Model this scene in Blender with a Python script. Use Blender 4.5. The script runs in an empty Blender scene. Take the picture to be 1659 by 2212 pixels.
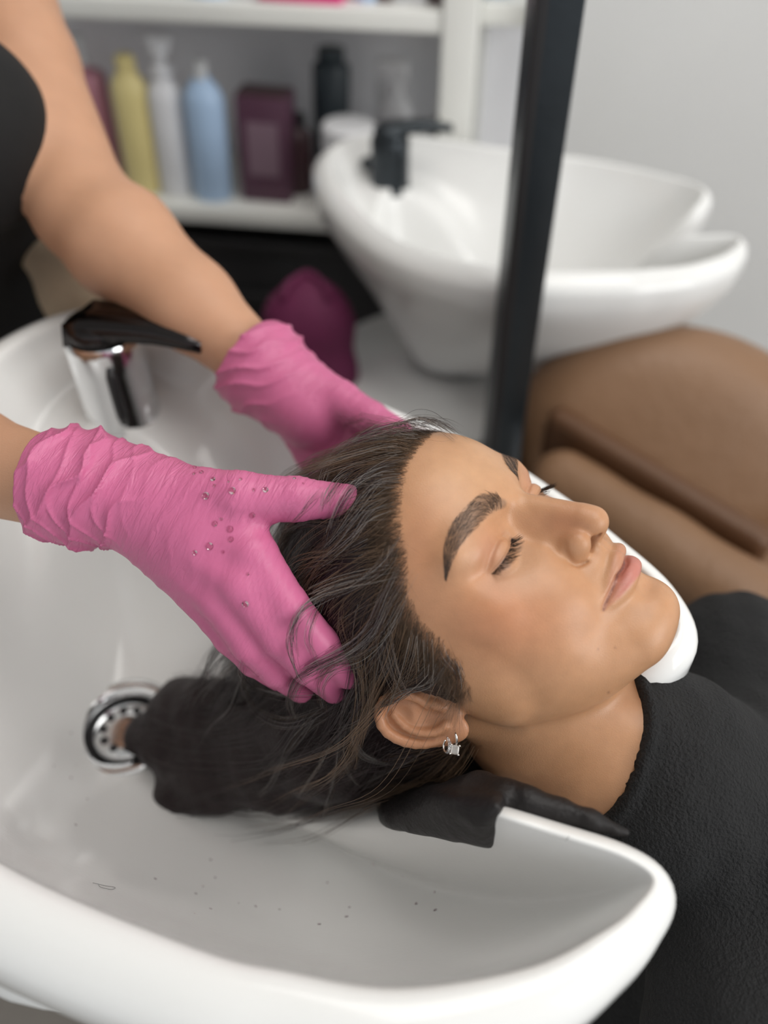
import bpy, math, random
import numpy as np
from mathutils import Vector, Matrix

random.seed(7)
RNG = np.random.default_rng(11)
scene = bpy.context.scene
COL = scene.collection

# ------------------------------------------------------------------ camera
FPX, CX, CY = 1750.0, 829.5, 1106.0          # focal length and centre in pixels of the 1659x2212 frame
PITCH = math.radians(44)
CAM = np.array([0.0, 0.0, 1.27])
cam_data = bpy.data.cameras.new('camera')
cam = bpy.data.objects.new('camera', cam_data)
COL.objects.link(cam)
cam.location = CAM
cam.rotation_euler = (math.radians(90) - PITCH, 0, 0)
cam_data.sensor_fit = 'HORIZONTAL'
cam_data.sensor_width = 24.0
cam_data.lens = FPX / 1659 * 24.0
cam_data.clip_start = 0.02
cam_data.dof.use_dof = True
cam_data.dof.focus_distance = 0.475
cam_data.dof.aperture_fstop = 2.0
scene.camera = cam

# ------------------------------------------------------------------ light
world = bpy.data.worlds.new('world')
scene.world = world
world.use_nodes = True
world.node_tree.nodes['Background'].inputs[0].default_value = (0.92, 0.96, 1.0, 1)
world.node_tree.nodes['Background'].inputs[1].default_value = 0.62


def area(name, loc, target, sx, sy, power, color=(1, 1, 1)):
    d = bpy.data.lights.new(name, 'AREA')
    d.shape = 'RECTANGLE'
    d.size, d.size_y, d.energy, d.color = sx, sy, power, color
    o = bpy.data.objects.new(name, d)
    COL.objects.link(o)
    o.location = loc
    o.rotation_euler = (Vector(target) - Vector(loc)).to_track_quat('-Z', 'Y').to_euler()
    return o


area('ceiling_panel_light', (0.5, 0.5, 2.75), (0.1, 0.4, 0.8), 1.6, 1.2, 21, (1, 0.97, 0.93))
area('window_light', (2.2, -0.9, 1.9), (0.1, 0.4, 0.85), 1.4, 1.4, 30, (1, 0.99, 0.97))
scene.view_settings.view_transform = 'Standard'
scene.view_settings.look = 'None'
scene.view_settings.gamma = 1
scene.view_settings.use_curve_mapping = False
scene.view_settings.exposure = 0.18
scene.cycles.use_denoising = True
scene.cycles.max_bounces = 5
scene.cycles.use_adaptive_sampling = True
scene.cycles.adaptive_threshold = 0.06

CAM_TO_WORLD = np.array([[1, 0, 0],
                         [0, -math.sin(PITCH), math.cos(PITCH)],
                         [0, -math.cos(PITCH), -math.sin(PITCH)]])


def at(px, py, depth):
    """world point seen at a photograph position, at a distance along the lens axis (metres)"""
    c = np.array([(px - CX) / FPX * depth, (py - CY) / FPX * depth, depth])
    return CAM + CAM_TO_WORLD @ c


def at_z(px, py, z):
    d = CAM_TO_WORLD @ np.array([(px - CX) / FPX, (py - CY) / FPX, 1.0])
    return CAM + d * ((z - CAM[2]) / d[2])


def at_y(px, py, y):
    d = CAM_TO_WORLD @ np.array([(px - CX) / FPX, (py - CY) / FPX, 1.0])
    return CAM + d * ((y - CAM[1]) / d[1])


# ------------------------------------------------------------------ scene helpers
def link(name, me, mats, parent=None, smooth=True):
    o = bpy.data.objects.new(name, me)
    COL.objects.link(o)
    for m in (mats if isinstance(mats, (list, tuple)) else [mats]):
        me.materials.append(m)
    if smooth:
        me.polygons.foreach_set('use_smooth', np.ones(len(me.polygons), bool))
    if parent is not None:
        o.parent = parent
    return o


def mesh(name, V, F, mats, parent=None, smooth=True):
    me = bpy.data.meshes.new(name)
    V = np.asarray(V, np.float32)
    if isinstance(F, np.ndarray):
        nf, k = F.shape
        me.vertices.add(len(V))
        me.vertices.foreach_set('co', V.ravel())
        me.loops.add(nf * k)
        me.loops.foreach_set('vertex_index', F.astype(np.int32).ravel())
        me.polygons.add(nf)
        me.polygons.foreach_set('loop_start', (np.arange(nf) * k).astype(np.int32))
        me.update(calc_edges=True)
        me.validate()
    else:
        me.from_pydata([tuple(map(float, v)) for v in V], [], F)
        me.update()
    return link(name, me, mats, parent, smooth)


def empty(name, loc=(0, 0, 0)):
    o = bpy.data.objects.new(name, None)
    COL.objects.link(o)
    o.location = loc
    return o


def tag(o, label=None, cat=None, group=None, kind=None):
    if label:
        o['label'] = label
    if cat:
        o['category'] = cat
    if group:
        o['group'] = group
    if kind:
        o['kind'] = kind
    return o


def set_color(o, name, C):
    me = o.data
    a = me.color_attributes.new(name, 'FLOAT_COLOR', 'POINT')
    C = np.asarray(C, np.float32)
    if C.shape[1] == 3:
        C = np.concatenate([C, np.ones((len(C), 1), np.float32)], 1)
    a.data.foreach_set('color', C.ravel())


def principled(name, color, rough=0.5, metal=0.0, spec=0.5, sss=0.0, sss_r=(1, .35, .2), sss_scale=0.004,
               coat=0.0, coat_rough=0.05, noise=None, bump=None, attr=None, trans=0.0, ior=1.45, alpha=1.0, sheen=0.0):
    m = bpy.data.materials.new(name)
    m.use_nodes = True
    nt = m.node_tree
    b = nt.nodes['Principled BSDF']
    I = b.inputs
    I['Base Color'].default_value = (*color, 1)
    I['Roughness'].default_value = rough
    I['Metallic'].default_value = metal
    I['Specular IOR Level'].default_value = spec
    I['IOR'].default_value = ior
    I['Coat Weight'].default_value = coat
    I['Coat Roughness'].default_value = coat_rough
    I['Transmission Weight'].default_value = trans
    I['Sheen Weight'].default_value = sheen
    I['Alpha'].default_value = alpha
    if sss:
        I['Subsurface Weight'].default_value = sss
        I['Subsurface Radius'].default_value = sss_r
        I['Subsurface Scale'].default_value = sss_scale
    tc = nt.nodes.new('ShaderNodeTexCoord')
    src = None
    if attr:
        a = nt.nodes.new('ShaderNodeAttribute')
        a.attribute_name = attr
        src = a.outputs['Color']
    if noise:                                  # (scale, amount, detail): mottles the base colour
        n = nt.nodes.new('ShaderNodeTexNoise')
        n.inputs['Scale'].default_value = noise[0]
        n.inputs['Detail'].default_value = noise[2] if len(noise) > 2 else 3
        nt.links.new(tc.outputs['Object'], n.inputs['Vector'])
        r = nt.nodes.new('ShaderNodeMapRange')
        r.inputs['To Min'].default_value = 1 - noise[1]
        r.inputs['To Max'].default_value = 1 + noise[1]
        nt.links.new(n.outputs['Fac'], r.inputs['Value'])
        mx = nt.nodes.new('ShaderNodeVectorMath')
        mx.operation = 'SCALE'
        if src is not None:
            nt.links.new(src, mx.inputs[0])
        else:
            mx.inputs[0].default_value = color
        nt.links.new(r.outputs[0], mx.inputs['Scale'])
        src = mx.outputs[0]
    if src is not None:
        nt.links.new(src, I['Base Color'])
    if bump:                                   # list of (kind, scale, distance)
        prev = None
        for kind, sc, dist in bump:
            t = nt.nodes.new('ShaderNodeTexVoronoi' if kind == 'voronoi' else 'ShaderNodeTexNoise')
            t.inputs['Scale'].default_value = sc
            if kind == 'noise':
                t.inputs['Detail'].default_value = 4
            nt.links.new(tc.outputs['Object'], t.inputs['Vector'])
            bn = nt.nodes.new('ShaderNodeBump')
            bn.inputs['Distance'].default_value = dist
            bn.inputs['Strength'].default_value = 1.0
            nt.links.new(t.outputs['Distance' if kind == 'voronoi' else 'Fac'], bn.inputs['Height'])
            if prev is not None:
                nt.links.new(prev, bn.inputs['Normal'])
            prev = bn.outputs[0]
        nt.links.new(prev, I['Normal'])
    return m


# ------------------------------------------------------------------ implicit-surface modelling
def smin(a, b, k):
    h = np.clip(0.5 + 0.5 * (b - a) / k, 0, 1)
    return b * (1 - h) + a * h - k * h * (1 - h)


def smax(a, b, k):
    return -smin(-a, -b, k)


def ell(P, c, r):
    q = P - np.asarray(c, np.float32)
    r = np.asarray(r, np.float32)
    k0 = np.sqrt(((q / r) ** 2).sum(1)) + 1e-9
    k1 = np.sqrt(((q / (r * r)) ** 2).sum(1)) + 1e-9
    return k0 * (k0 - 1) / k1


def sph(P, c, r):
    return np.sqrt(((P - np.asarray(c, np.float32)) ** 2).sum(1)) - r


def cone(P, a, b, ra, rb):
    a = np.asarray(a, np.float32)
    b = np.asarray(b, np.float32)
    d = b - a
    t = np.clip(((P - a) @ d) / max(float(d @ d), 1e-9), 0, 1)
    q = P - a - t[:, None] * d
    return np.sqrt((q ** 2).sum(1)) - (ra + (rb - ra) * t)


def chain(P, pts, rad, k=0.05):
    d = None
    for i in range(len(pts) - 1):
        e = cone(P, pts[i], pts[i + 1], rad[i], rad[i + 1])
        d = e if d is None else smin(d, e, k)
    return d


def surface_nets(fn, lo, hi, h, newton=1):
    """mesh the zero set of fn over a box with cell size h; only blocks near the surface are evaluated"""
    lo = np.asarray(lo, np.float64)
    B = 4
    nb = np.ceil((np.asarray(hi) - lo) / (h * B)).astype(int)
    n = nb * B + 1
    cg = np.stack(np.meshgrid(*[np.arange(k) for k in nb], indexing='ij'), -1).reshape(-1, 3)
    cc = (lo + (cg + 0.5) * h * B).astype(np.float32)
    dc = fn(cc)
    D = np.full(n, 1e3, np.float32)
    S = np.repeat(np.repeat(np.repeat(dc.reshape(nb), B, 0), B, 1), B, 2)
    D[:-1, :-1, :-1] = S
    D[-1], D[:, -1], D[:, :, -1] = 1e3, 1e3, 1e3
    act = cg[np.abs(dc) < h * B * 1.25]
    off = np.stack(np.meshgrid(*[np.arange(B + 1)] * 3, indexing='ij'), -1).reshape(-1, 3)
    mask = np.zeros(n, bool)
    for o in off:
        q = act * B + o
        mask[q[:, 0], q[:, 1], q[:, 2]] = True
    idx = np.argwhere(mask)
    vals = np.empty(len(idx), np.float32)
    for s in range(0, len(idx), 400000):
        vals[s:s + 400000] = fn((lo + idx[s:s + 400000] * h).astype(np.float32))
    D[mask] = vals
    neg = D < 0
    c = np.zeros(np.array(n) - 1, np.int8)
    for o in np.ndindex(2, 2, 2):
        c += neg[o[0]:n[0] - 1 + o[0], o[1]:n[1] - 1 + o[1], o[2]:n[2] - 1 + o[2]]
    cells = np.argwhere((c > 0) & (c < 8))
    vid = np.full(c.shape, -1, np.int64)
    vid[cells[:, 0], cells[:, 1], cells[:, 2]] = np.arange(len(cells))
    acc = np.zeros((len(cells), 3))
    cnt = np.zeros(len(cells))
    corners = list(np.ndindex(2, 2, 2))
    for i, a in enumerate(corners):
        for b in corners[i + 1:]:
            if sum(x != y for x, y in zip(a, b)) != 1:
                continue
            pa, pb = cells + a, cells + b
            da = D[pa[:, 0], pa[:, 1], pa[:, 2]]
            db = D[pb[:, 0], pb[:, 1], pb[:, 2]]
            m = (da < 0) != (db < 0)
            t = np.zeros(len(cells))
            t[m] = da[m] / (da[m] - db[m])
            acc[m] += (pa + (pb - pa) * t[:, None])[m]
            cnt[m] += 1
    V = lo + acc / np.maximum(cnt, 1)[:, None] * h
    F = []
    for ax in range(3):
        sl0 = [slice(None)] * 3
        sl1 = [slice(None)] * 3
        sl0[ax], sl1[ax] = slice(0, -1), slice(1, None)
        e = np.argwhere(neg[tuple(sl0)] != neg[tuple(sl1)])
        u, v = [(1, 2), (2, 0), (0, 1)][ax]
        ok = (e[:, u] > 0) & (e[:, v] > 0) & (e[:, u] < n[u] - 1) & (e[:, v] < n[v] - 1)
        e = e[ok]
        q = []
        for du, dv in ((0, 0), (-1, 0), (-1, -1), (0, -1)):
            k = e.copy()
            k[:, u] += du
            k[:, v] += dv
            q.append(vid[k[:, 0], k[:, 1], k[:, 2]])
        q = np.stack(q, 1)
        flip = ~neg[e[:, 0], e[:, 1], e[:, 2]]
        q[flip] = q[flip][:, ::-1]
        F.append(q)
    F = np.concatenate(F)
    F = F[(F >= 0).all(1)]
    V = V.astype(np.float32)
    for _ in range(newton):
        g = grad(fn, V, h * 0.5)
        d = fn(V)
        V = V - np.clip(d, -h, h)[:, None] * g / np.maximum(np.linalg.norm(g, axis=1, keepdims=True), 0.3) ** 1
    return V, F


def grad(fn, V, e):
    g = np.empty_like(V)
    for i in range(3):
        o = np.zeros(3, np.float32)
        o[i] = e
        g[:, i] = (fn(V + o) - fn(V - o)) / (2 * e)
    return g


def spline(pts, n):
    """Catmull-Rom through the points, n samples"""
    p = np.asarray(pts, float)
    q = np.vstack([2 * p[0] - p[1], p, 2 * p[-1] - p[-2]])
    t = np.linspace(0, len(p) - 1 - 1e-9, n)
    i = t.astype(int)
    f = (t - i)[:, None]
    a, b, c, d = q[i], q[i + 1], q[i + 2], q[i + 3]
    return 0.5 * (2 * b + (c - a) * f + (2 * a - 5 * b + 4 * c - d) * f * f + (3 * b - a - 3 * c + d) * f ** 3)


def gauss(x, s):
    return np.exp(-(x / s) ** 2)
# ------------------------------------------------------------------ basic shapes
def box(x0, x1, y0, y1, z0, z1, bev=0.0):
    """bevelled box as vertex and face lists"""
    if bev <= 0:
        V = [(x, y, z) for x in (x0, x1) for y in (y0, y1) for z in (z0, z1)]
        return V, [(0, 1, 3, 2), (4, 6, 7, 5), (0, 4, 5, 1), (2, 3, 7, 6), (0, 2, 6, 4), (1, 5, 7, 3)]
    import bmesh
    bm = bmesh.new()
    bmesh.ops.create_cube(bm, size=1)
    for v in bm.verts:
        v.co = ((x0 + x1) / 2 + v.co.x * (x1 - x0), (y0 + y1) / 2 + v.co.y * (y1 - y0), (z0 + z1) / 2 + v.co.z * (z1 - z0))
    bmesh.ops.bevel(bm, geom=list(bm.edges), offset=bev, segments=3, profile=0.5, affect='EDGES')
    V = [tuple(v.co) for v in bm.verts]
    F = [tuple(v.index for v in f.verts) for f in bm.faces]
    bm.verts.index_update()
    F = [tuple(v.index for v in f.verts) for f in bm.faces]
    bm.free()
    return V, F


def lathe(prof, n=32, sx=1.0, sy=1.0):
    """revolve (radius, height) pairs round z; closes at zero radius"""
    V, F = [], []
    m = len(prof)
    for r, z in prof:
        for k in range(n):
            a = 2 * math.pi * k / n
            V.append((r * math.cos(a) * sx, r * math.sin(a) * sy, z))
    for i in range(m - 1):
        for k in range(n):
            k2 = (k + 1) % n
            F.append((i * n + k, i * n + k2, (i + 1) * n + k2, (i + 1) * n + k))
    F.append(tuple(range(n))[::-1])
    F.append(tuple((m - 1) * n + k for k in range(n)))
    return V, F


def tube(pts, rad, n=10):
    """swept tube with round section along a path"""
    p = np.asarray(pts, float)
    rad = np.broadcast_to(np.asarray(rad, float), (len(p),))
    t = np.gradient(p, axis=0)
    t /= np.linalg.norm(t, axis=1, keepdims=True) + 1e-12
    ref = np.array([0, 0, 1.0]) if abs(t[0, 2]) < 0.9 else np.array([1.0, 0, 0])
    V = []
    u = np.cross(t[0], ref)
    for i in range(len(p)):
        u = u - t[i] * (u @ t[i])
        u /= np.linalg.norm(u)
        w = np.cross(t[i], u)
        for k in range(n):
            a = 2 * math.pi * k / n
            V.append(p[i] + rad[i] * (math.cos(a) * u + math.sin(a) * w))
    F = [(i * n + k, i * n + (k + 1) % n, (i + 1) * n + (k + 1) % n, (i + 1) * n + k) for i in range(len(p) - 1) for k in range(n)]
    F.append(tuple(range(n))[::-1])
    F.append(tuple((len(p) - 1) * n + k for k in range(n)))
    return V, F


def place(o, loc, rz=0.0):
    o.location = tuple(loc)
    o.rotation_euler = (0, 0, rz)
    return o


def auto_smooth(o, ang=40):
    me = o.data
    me.set_sharp_from_angle(angle=math.radians(ang))
    return o


# ------------------------------------------------------------------ materials
M_WALL = principled('wall_paint', (0.68, 0.68, 0.67), 0.75, noise=(6, 0.03), bump=[('noise', 180, 0.0006)])
M_SHELFBACK = principled('shelf_back', (0.86, 0.86, 0.89), 0.6, noise=(9, 0.04))
M_FLOOR = principled('floor_vinyl', (0.30, 0.27, 0.24), 0.5, noise=(14, 0.12), bump=[('noise', 60, 0.0005)])
M_CEIL = principled('ceiling_paint', (0.85, 0.85, 0.84), 0.9)
M_SHELF = principled('shelf_laminate', (0.80, 0.80, 0.76), 0.4, noise=(20, 0.02))
M_CERAMIC = principled('white_ceramic', (0.80, 0.80, 0.785), 0.13, spec=0.5, noise=(7, 0.015), bump=[('noise', 300, 0.00005)])
M_CHROME = principled('chrome', (0.78, 0.79, 0.80), 0.12, 1.0, bump=[('noise', 40, 0.0002)])
M_DARKREFLECT = principled('dark_reflection_chrome', (0.05, 0.045, 0.045), 0.18, 1.0)  # chrome coloured near-black to paint in a reflection of the black top
M_DARKMETAL = principled('dark_metal', (0.035, 0.042, 0.048), 0.32, 0.6, noise=(30, 0.1), bump=[('noise', 120, 0.0003)])
M_BLACKPLASTIC = principled('black_plastic', (0.014, 0.013, 0.014), 0.4, noise=(40, 0.1))
M_RUBBER = principled('black_rubber', (0.013, 0.011, 0.011), 0.48, spec=0.35, noise=(70, 0.35, 6), bump=[('noise', 90, 0.0012), ('noise', 420, 0.0005)])
M_CLOTH_BLACK = principled('black_towelling', (0.006, 0.006, 0.0065), 0.8, noise=(260, 0.5, 4), bump=[('noise', 520, 0.0025), ('noise', 60, 0.002)], sheen=0.02)
M_LEATHER = principled('brown_leather', (0.235, 0.13, 0.07), 0.45, noise=(10, 0.12), bump=[('voronoi', 300, 0.0006), ('noise', 30, 0.002)])
M_LEATHER_DK = principled('dark_brown_leather', (0.11, 0.05, 0.022), 0.5, noise=(12, 0.15), bump=[('voronoi', 300, 0.0006)])
M_TOWEL_CREAM = principled('cream_towel', (0.66, 0.52, 0.36), 0.9, noise=(120, 0.1, 5), bump=[('noise', 500, 0.003)])
M_BAG = principled('magenta_fabric', (0.12, 0.011, 0.055), 0.7, noise=(60, 0.2), bump=[('noise', 200, 0.002)])


# ------------------------------------------------------------------ the room
def struct(name, V, F, m):
    return tag(mesh(name, V, F, m, smooth=False), kind='structure')


YAW = math.radians(-9.3)                     # the shelf wall runs a little towards the camera on the right
WALL_N = np.array([-math.sin(YAW), math.cos(YAW), 0])
WALL_T = np.array([math.cos(YAW), math.sin(YAW), 0])
WALL_O = np.array([-0.2, 1.33, 0.0])        # a point under the front edge of the shelves


def wall_pt(u, v, z):                        # u along the wall, v behind the shelf front
    return WALL_O + u * WALL_T + v * WALL_N + np.array([0, 0, z])


def wall_box(u0, u1, v0, v1, z0, z1, bev=0.0):
    V, F = box(u0, u1, v0, v1, z0, z1, bev)
    return [wall_pt(*p) for p in V], F


V, F = box(-3.2, 3.4, -2.2, 2.6, -0.06, 0.0)
struct('floor', V, F, M_FLOOR)
V, F = wall_box(-3.2, 3.6, 0.30, 0.40, 0.0, 2.9)
struct('wall_back', V, F, M_WALL)
V, F = box(-3.2, 3.4, -2.2, 2.6, 2.9, 2.96)
struct('ceiling', V, F, M_CEIL)
V, F = box(-3.3, -3.2, -2.2, 2.6, 0.0, 2.9)
struct('wall_left', V, F, M_WALL)
V, F = wall_box(-3.0, 3.0, 0.285, 0.30, 0.0, 0.09)
struct('baseboard_back', V, F, M_SHELF)

# shelf unit: posts, boards and a back board
shelf = tag(empty('shelf_unit', wall_pt(-0.1, 0.15, 0)), 'white wall shelving unit loaded with hair product bottles', 'shelf')


def shelf_part(name, u0, u1, v0, v1, z0, z1, m=M_SHELF):
    V, F = wall_box(u0, u1, v0, v1, z0, z1, 0.003)
    V = np.array(V) - np.array(shelf.location)
    return auto_smooth(mesh(name, V, F, m, shelf))


Z_LOW, Z_TOP = 0.685, 0.99
shelf_part('board', -0.55, 0.285, 0.0, 0.26, Z_LOW - 0.026, Z_LOW)
shelf_part('board', -0.55, 0.285, 0.0, 0.26, Z_TOP - 0.028, Z_TOP)
shelf_part('board', -0.55, 0.285, 0.0, 0.26, 1.30, 1.328)
shelf_part('board', 0.335, 0.46, 0.04, 0.26, Z_TOP - 0.024, Z_TOP + 0.004)
shelf_part('board', 0.335, 0.46, 0.04, 0.26, 0.60, 0.626)
shelf_part('post', 0.285, 0.335, -0.005, 0.05, 0.0, 1.75)
shelf_part('post', 0.285, 0.335, 0.21, 0.26, 0.0, 1.75)
shelf_part('post', 0.42, 0.47, 0.0, 0.05, 0.0, 1.75)
shelf_part('post', -0.60, -0.55, -0.005, 0.05, 0.0, 1.75)
shelf_part('post', -0.60, -0.55, 0.21, 0.26, 0.0, 1.75)
shelf_part('back_panel', -0.60, 0.47, 0.262, 0.275, 0.3, 1.75, M_SHELFBACK)

# ------------------------------------------------------------------ bottles
def mat(name, c, rough=0.35, **k):
    return principled(name, c, rough, noise=(30, 0.04), **k)


def bottle(name, label, cat, px, zb, v, parts, group='hair products on the white shelves'):
    """parts: (part name, material, profile in metres, sx, sy); px: photograph column at the shelf height"""
    # find u so that the foot of the bottle is seen at column px
    lo_u, hi_u = -0.6, 0.6
    for _ in range(40):
        mid = (lo_u + hi_u) / 2
        p = (wall_pt(mid, v, zb) - CAM) @ CAM_TO_WORLD
        if p[0] / p[2] * FPX + CX < px:
            lo_u = mid
        else:
            hi_u = mid
    e = tag(empty(name, wall_pt(lo_u, v, zb)), label, cat, group)
    e.rotation_euler = (0, math.radians(2.2), YAW)
    for pn, m, prof, sx, sy in parts:
        if prof and isinstance(prof[0], str):
            Vb, Fb = box(*prof[1])
        else:
            Vb, Fb = lathe(prof, 28, sx, sy)
        auto_smooth(mesh(pn, Vb, Fb, m, e), 35)
    return e


def body_prof(r, h, neck_r=0.012, sh=0.03):
    return [(r * .9, 0), (r, .006), (r, h - sh), (r * .93, h - sh * .6), (r * .6, h - sh * .15), (neck_r, h), (neck_r, h + .006)]


def pump(z, r=0.011):
    return [(r, z), (r, z + .012), (r * .45, z + .014), (r * .45, z + .03), (r * .9, z + .031), (r * .9, z + .042), (0.001, z + .043)]


M_PINKB = mat('dusty_pink_plastic', (0.50, 0.22, 0.28))
M_YELLOWB = mat('pale_yellow_plastic', (0.78, 0.66, 0.30))
M_WHITEB = mat('white_plastic', (0.80, 0.80, 0.82))
M_BLUEB = mat('light_blue_plastic', (0.44, 0.60, 0.82))
M_PLUM = mat('plum_card', (0.105, 0.045, 0.075))
M_PLUMLT = mat('plum_label', (0.23, 0.15, 0.19))
M_NAVY = mat('blackish_teal_plastic', (0.025, 0.035, 0.042))
M_MAGENTA = mat('hot_pink_plastic', (0.75, 0.06, 0.25))
M_CLEAR = mat('milky_plastic', (0.62, 0.63, 0.64))
M_BROWN = mat('dark_brown_plastic', (0.07, 0.035, 0.04))

bottle('pump_bottle', 'dusty pink bottle with grey pump beside the pale yellow bottle', 'bottle', 226, Z_LOW, 0.09,
       [('body', M_PINKB, body_prof(.037, .185, sh=.012), 1, .8), ('pump', M_CLEAR, pump(.19, .013), 1, 1)])
bottle('shampoo_bottle', 'pink bottle edge at the left end of the shelf behind the arm', 'bottle', 165, Z_LOW, 0.14,
       [('body', M_PINKB, body_prof(.034, .19, sh=.012), 1, .8), ('cap', M_MAGENTA, [(.014, .19), (.014, .21), (.001, .211)], 1, 1)])
bottle('shampoo_bottle', 'pale yellow rounded shampoo bottle between the pink and white ones', 'bottle', 316, Z_LOW, 0.06,
       [('body', M_YELLOWB, body_prof(.031, .195, .014, .035), 1, .8), ('cap', M_YELLOWB, [(.016, .196), (.016, .212), (.012, .216), (.001, .217)], 1, 1)])
bottle('pump_bottle', 'slim white bottle with white pump head on the lower shelf', 'bottle', 385, Z_LOW, 0.06,
       [('body', M_WHITEB, body_prof(.029, .185, .013, .03), 1, .85), ('pump', M_WHITEB, pump(.19, .018), 1, 1),
        ('pump_head', M_WHITEB, [('box'), (-.018, .022, -.008, .008, .232, .244, .003)], 1, 1)])
bottle('shampoo_bottle', 'light blue bottle with pale cap on the lower shelf', 'bottle', 463, Z_LOW, 0.05,
       [('body', M_BLUEB, body_prof(.033, .19, .013, .035), 1, .8), ('cap', M_CLEAR, [(.012, .19), (.011, .215), (.001, .216)], 1, 1)])
bottle('product_carton', 'plum coloured product carton standing on the lower shelf', 'box', 585, Z_LOW, 0.07,
       [('carton', M_PLUM, ('box', (-.043, .043, -.028, .028, 0, .168, .003)), 1, 1),
        ('label_panel', M_PLUMLT, ('box', (-.026, .026, -.0295, -.027, .045, .13, .0)), 1, 1),
        ('flap', M_BROWN, ('box', (-.041, .041, -.026, .026, .168, .172, .001)), 1, 1)])
bottle('shampoo_bottle', 'small dark brown bottle beside the plum carton', 'bottle', 648, Z_LOW, 0.1,
       [('body', M_BROWN, body_prof(.024, .11, .012, .02), 1, 1), ('cap', M_BLACKPLASTIC, [(.013, .11), (.013, .128), (.001, .129)], 1, 1)])
bottle('shampoo_bottle', 'blackish teal square-shouldered bottle behind the white-lidded jar', 'bottle', 717, Z_LOW, 0.13,
       [('body', M_NAVY, body_prof(.031, .205, .02, .012), 1, .8), ('cap', M_NAVY, [(.022, .205), (.022, .22), (.001, .221)], 1, 1)])
bottle('cream_jar', 'dark jar with thick white screw lid beside the basin', 'jar', 753, Z_LOW, 0.03,
       [('jar', M_NAVY, [(.036, 0), (.04, .006), (.04, .09), (.034, .1)], 1, 1), ('lid', M_WHITEB, [(.043, .1), (.044, .103), (.044, .136), (.040, .141), (.001, .142)], 1, 1),
        ('label_band', M_MAGENTA, [(.0405, .02), (.0407, .022), (.0407, .045), (.0405, .047)], 1, 1)])
bottle('spray_bottle', 'white trigger spray bottle at the right end of the shelf', 'bottle', 842, Z_LOW, 0.16,
       [('body', M_WHITEB, body_prof(.034, .15, .013, .045), 1, .8), ('trigger_head', M_WHITEB, [('box'), (-.03, .022, -.012, .012, .168, .2, .006)], 1, 1),
        ('collar', M_WHITEB, [(.016, .15), (.016, .17), (.001, .171)], 1, 1), ('trigger', M_CLEAR, [('box'), (-.03, -.022, -.006, .006, .135, .17, .002)], 1, 1)])
bottle('small_bottle', 'short plum bottle with pointed nozzle behind the far basin', 'bottle', 858, Z_LOW, 0.07,
       [('body', M_PLUM, body_prof(.02, .1, .008, .03), 1, 1), ('nozzle', M_PLUM, [(.008, .1), (.003, .135), (.001, .136)], 1, 1)])
bottle('small_bottle', 'short bottle with black round cap near the shelf post', 'bottle', 940, Z_LOW, 0.09,
       [('body', M_CLEAR, body_prof(.02, .105, .012, .02), 1, 1), ('cap', M_BLACKPLASTIC, [(.014, .105), (.016, .112), (.016, .132), (.012, .138), (.001, .139)], 1, 1)])
# upper shelf: only feet show
tops = [(215, M_WHITEB, .035, 'white'), (300, M_CLEAR, .03, 'milky grey'), (455, M_BLUEB, .034, 'pale blue'), (545, M_WHITEB, .03, 'white'),
        (795, M_BLUEB, .02, 'sky blue'), (828, M_BROWN, .017, 'brown'), (868, M_CLEAR, .018, 'milky'), (905, M_WHITEB, .018, 'white'), (940, M_BROWN, .017, 'dark')]
who = ['leftmost white bottle foot on the upper shelf', 'milky grey bottle on the upper shelf left of the blue one', 'pale blue bottle on the upper shelf left of the pink pack',
       'white bottle on the upper shelf just left of the hot pink pack', 'slim blue bottle on the upper shelf just right of the hot pink pack',
       'slim brown bottle second right of the hot pink pack', 'slim milky bottle third right of the hot pink pack', 'slim white bottle on the upper shelf near the post',
       'slim dark bottle on the upper shelf closest to the post']
for (px, m, r, _), lab in zip(tops, who):
    bottle('product_bottle', lab, 'bottle', px, Z_TOP, 0.05, [('body', m, body_prof(r, .17, r * .4, .03), 1, .9), ('cap', M_WHITEB, [(r * .5, .176), (r * .5, .2), (.001, .201)], 1, 1)])
bottle('product_pack', 'hot pink product pack lying on the upper shelf', 'box', 660, Z_TOP, 0.05,
       [('pack', M_MAGENTA, ('box', (-.062, .062, -.04, .04, 0, .06, .006)), 1, 1), ('band', M_WHITEB, ('box', (-.063, -.03, -.041, .041, .02, .061, .0)), 1, 1)])
bottle('shampoo_bottle', 'light blue bottle on the narrow shelf right of the post', 'bottle', 1062, Z_TOP + .004, 0.1,
       [('body', M_BLUEB, body_prof(.03, .18, .013, .03), 1, .8), ('cap', M_WHITEB, [(.014, .186), (.014, .21), (.001, .211)], 1, 1)])

# ------------------------------------------------------------------ black steel post
pole = tag(empty('steel_post', (at_y(1150, 500, 0.80)[0], 0.80, 0)), 'tall black square steel post between the two basins', 'post')
pw = 0.0205
V, F = box(-pw, pw, -pw, pw, 0.012, 2.9, 0.003)
o = auto_smooth(mesh('post_tube', V, F, M_DARKMETAL, pole))
V, F = box(-pw * 1.1, -pw * 0.62, -pw * 1.12, -pw * .9, 0.012, 2.9, 0.001)
auto_smooth(mesh('edge_strip', V, F, M_BLACKPLASTIC, pole))
V, F = box(-.06, .06, -.06, .06, 0.0, 0.012, 0.002)
auto_smooth(mesh('foot_plate', V, F, M_DARKMETAL, pole))
pole.rotation_euler = (0, math.radians(-0.35), math.radians(8))
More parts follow.
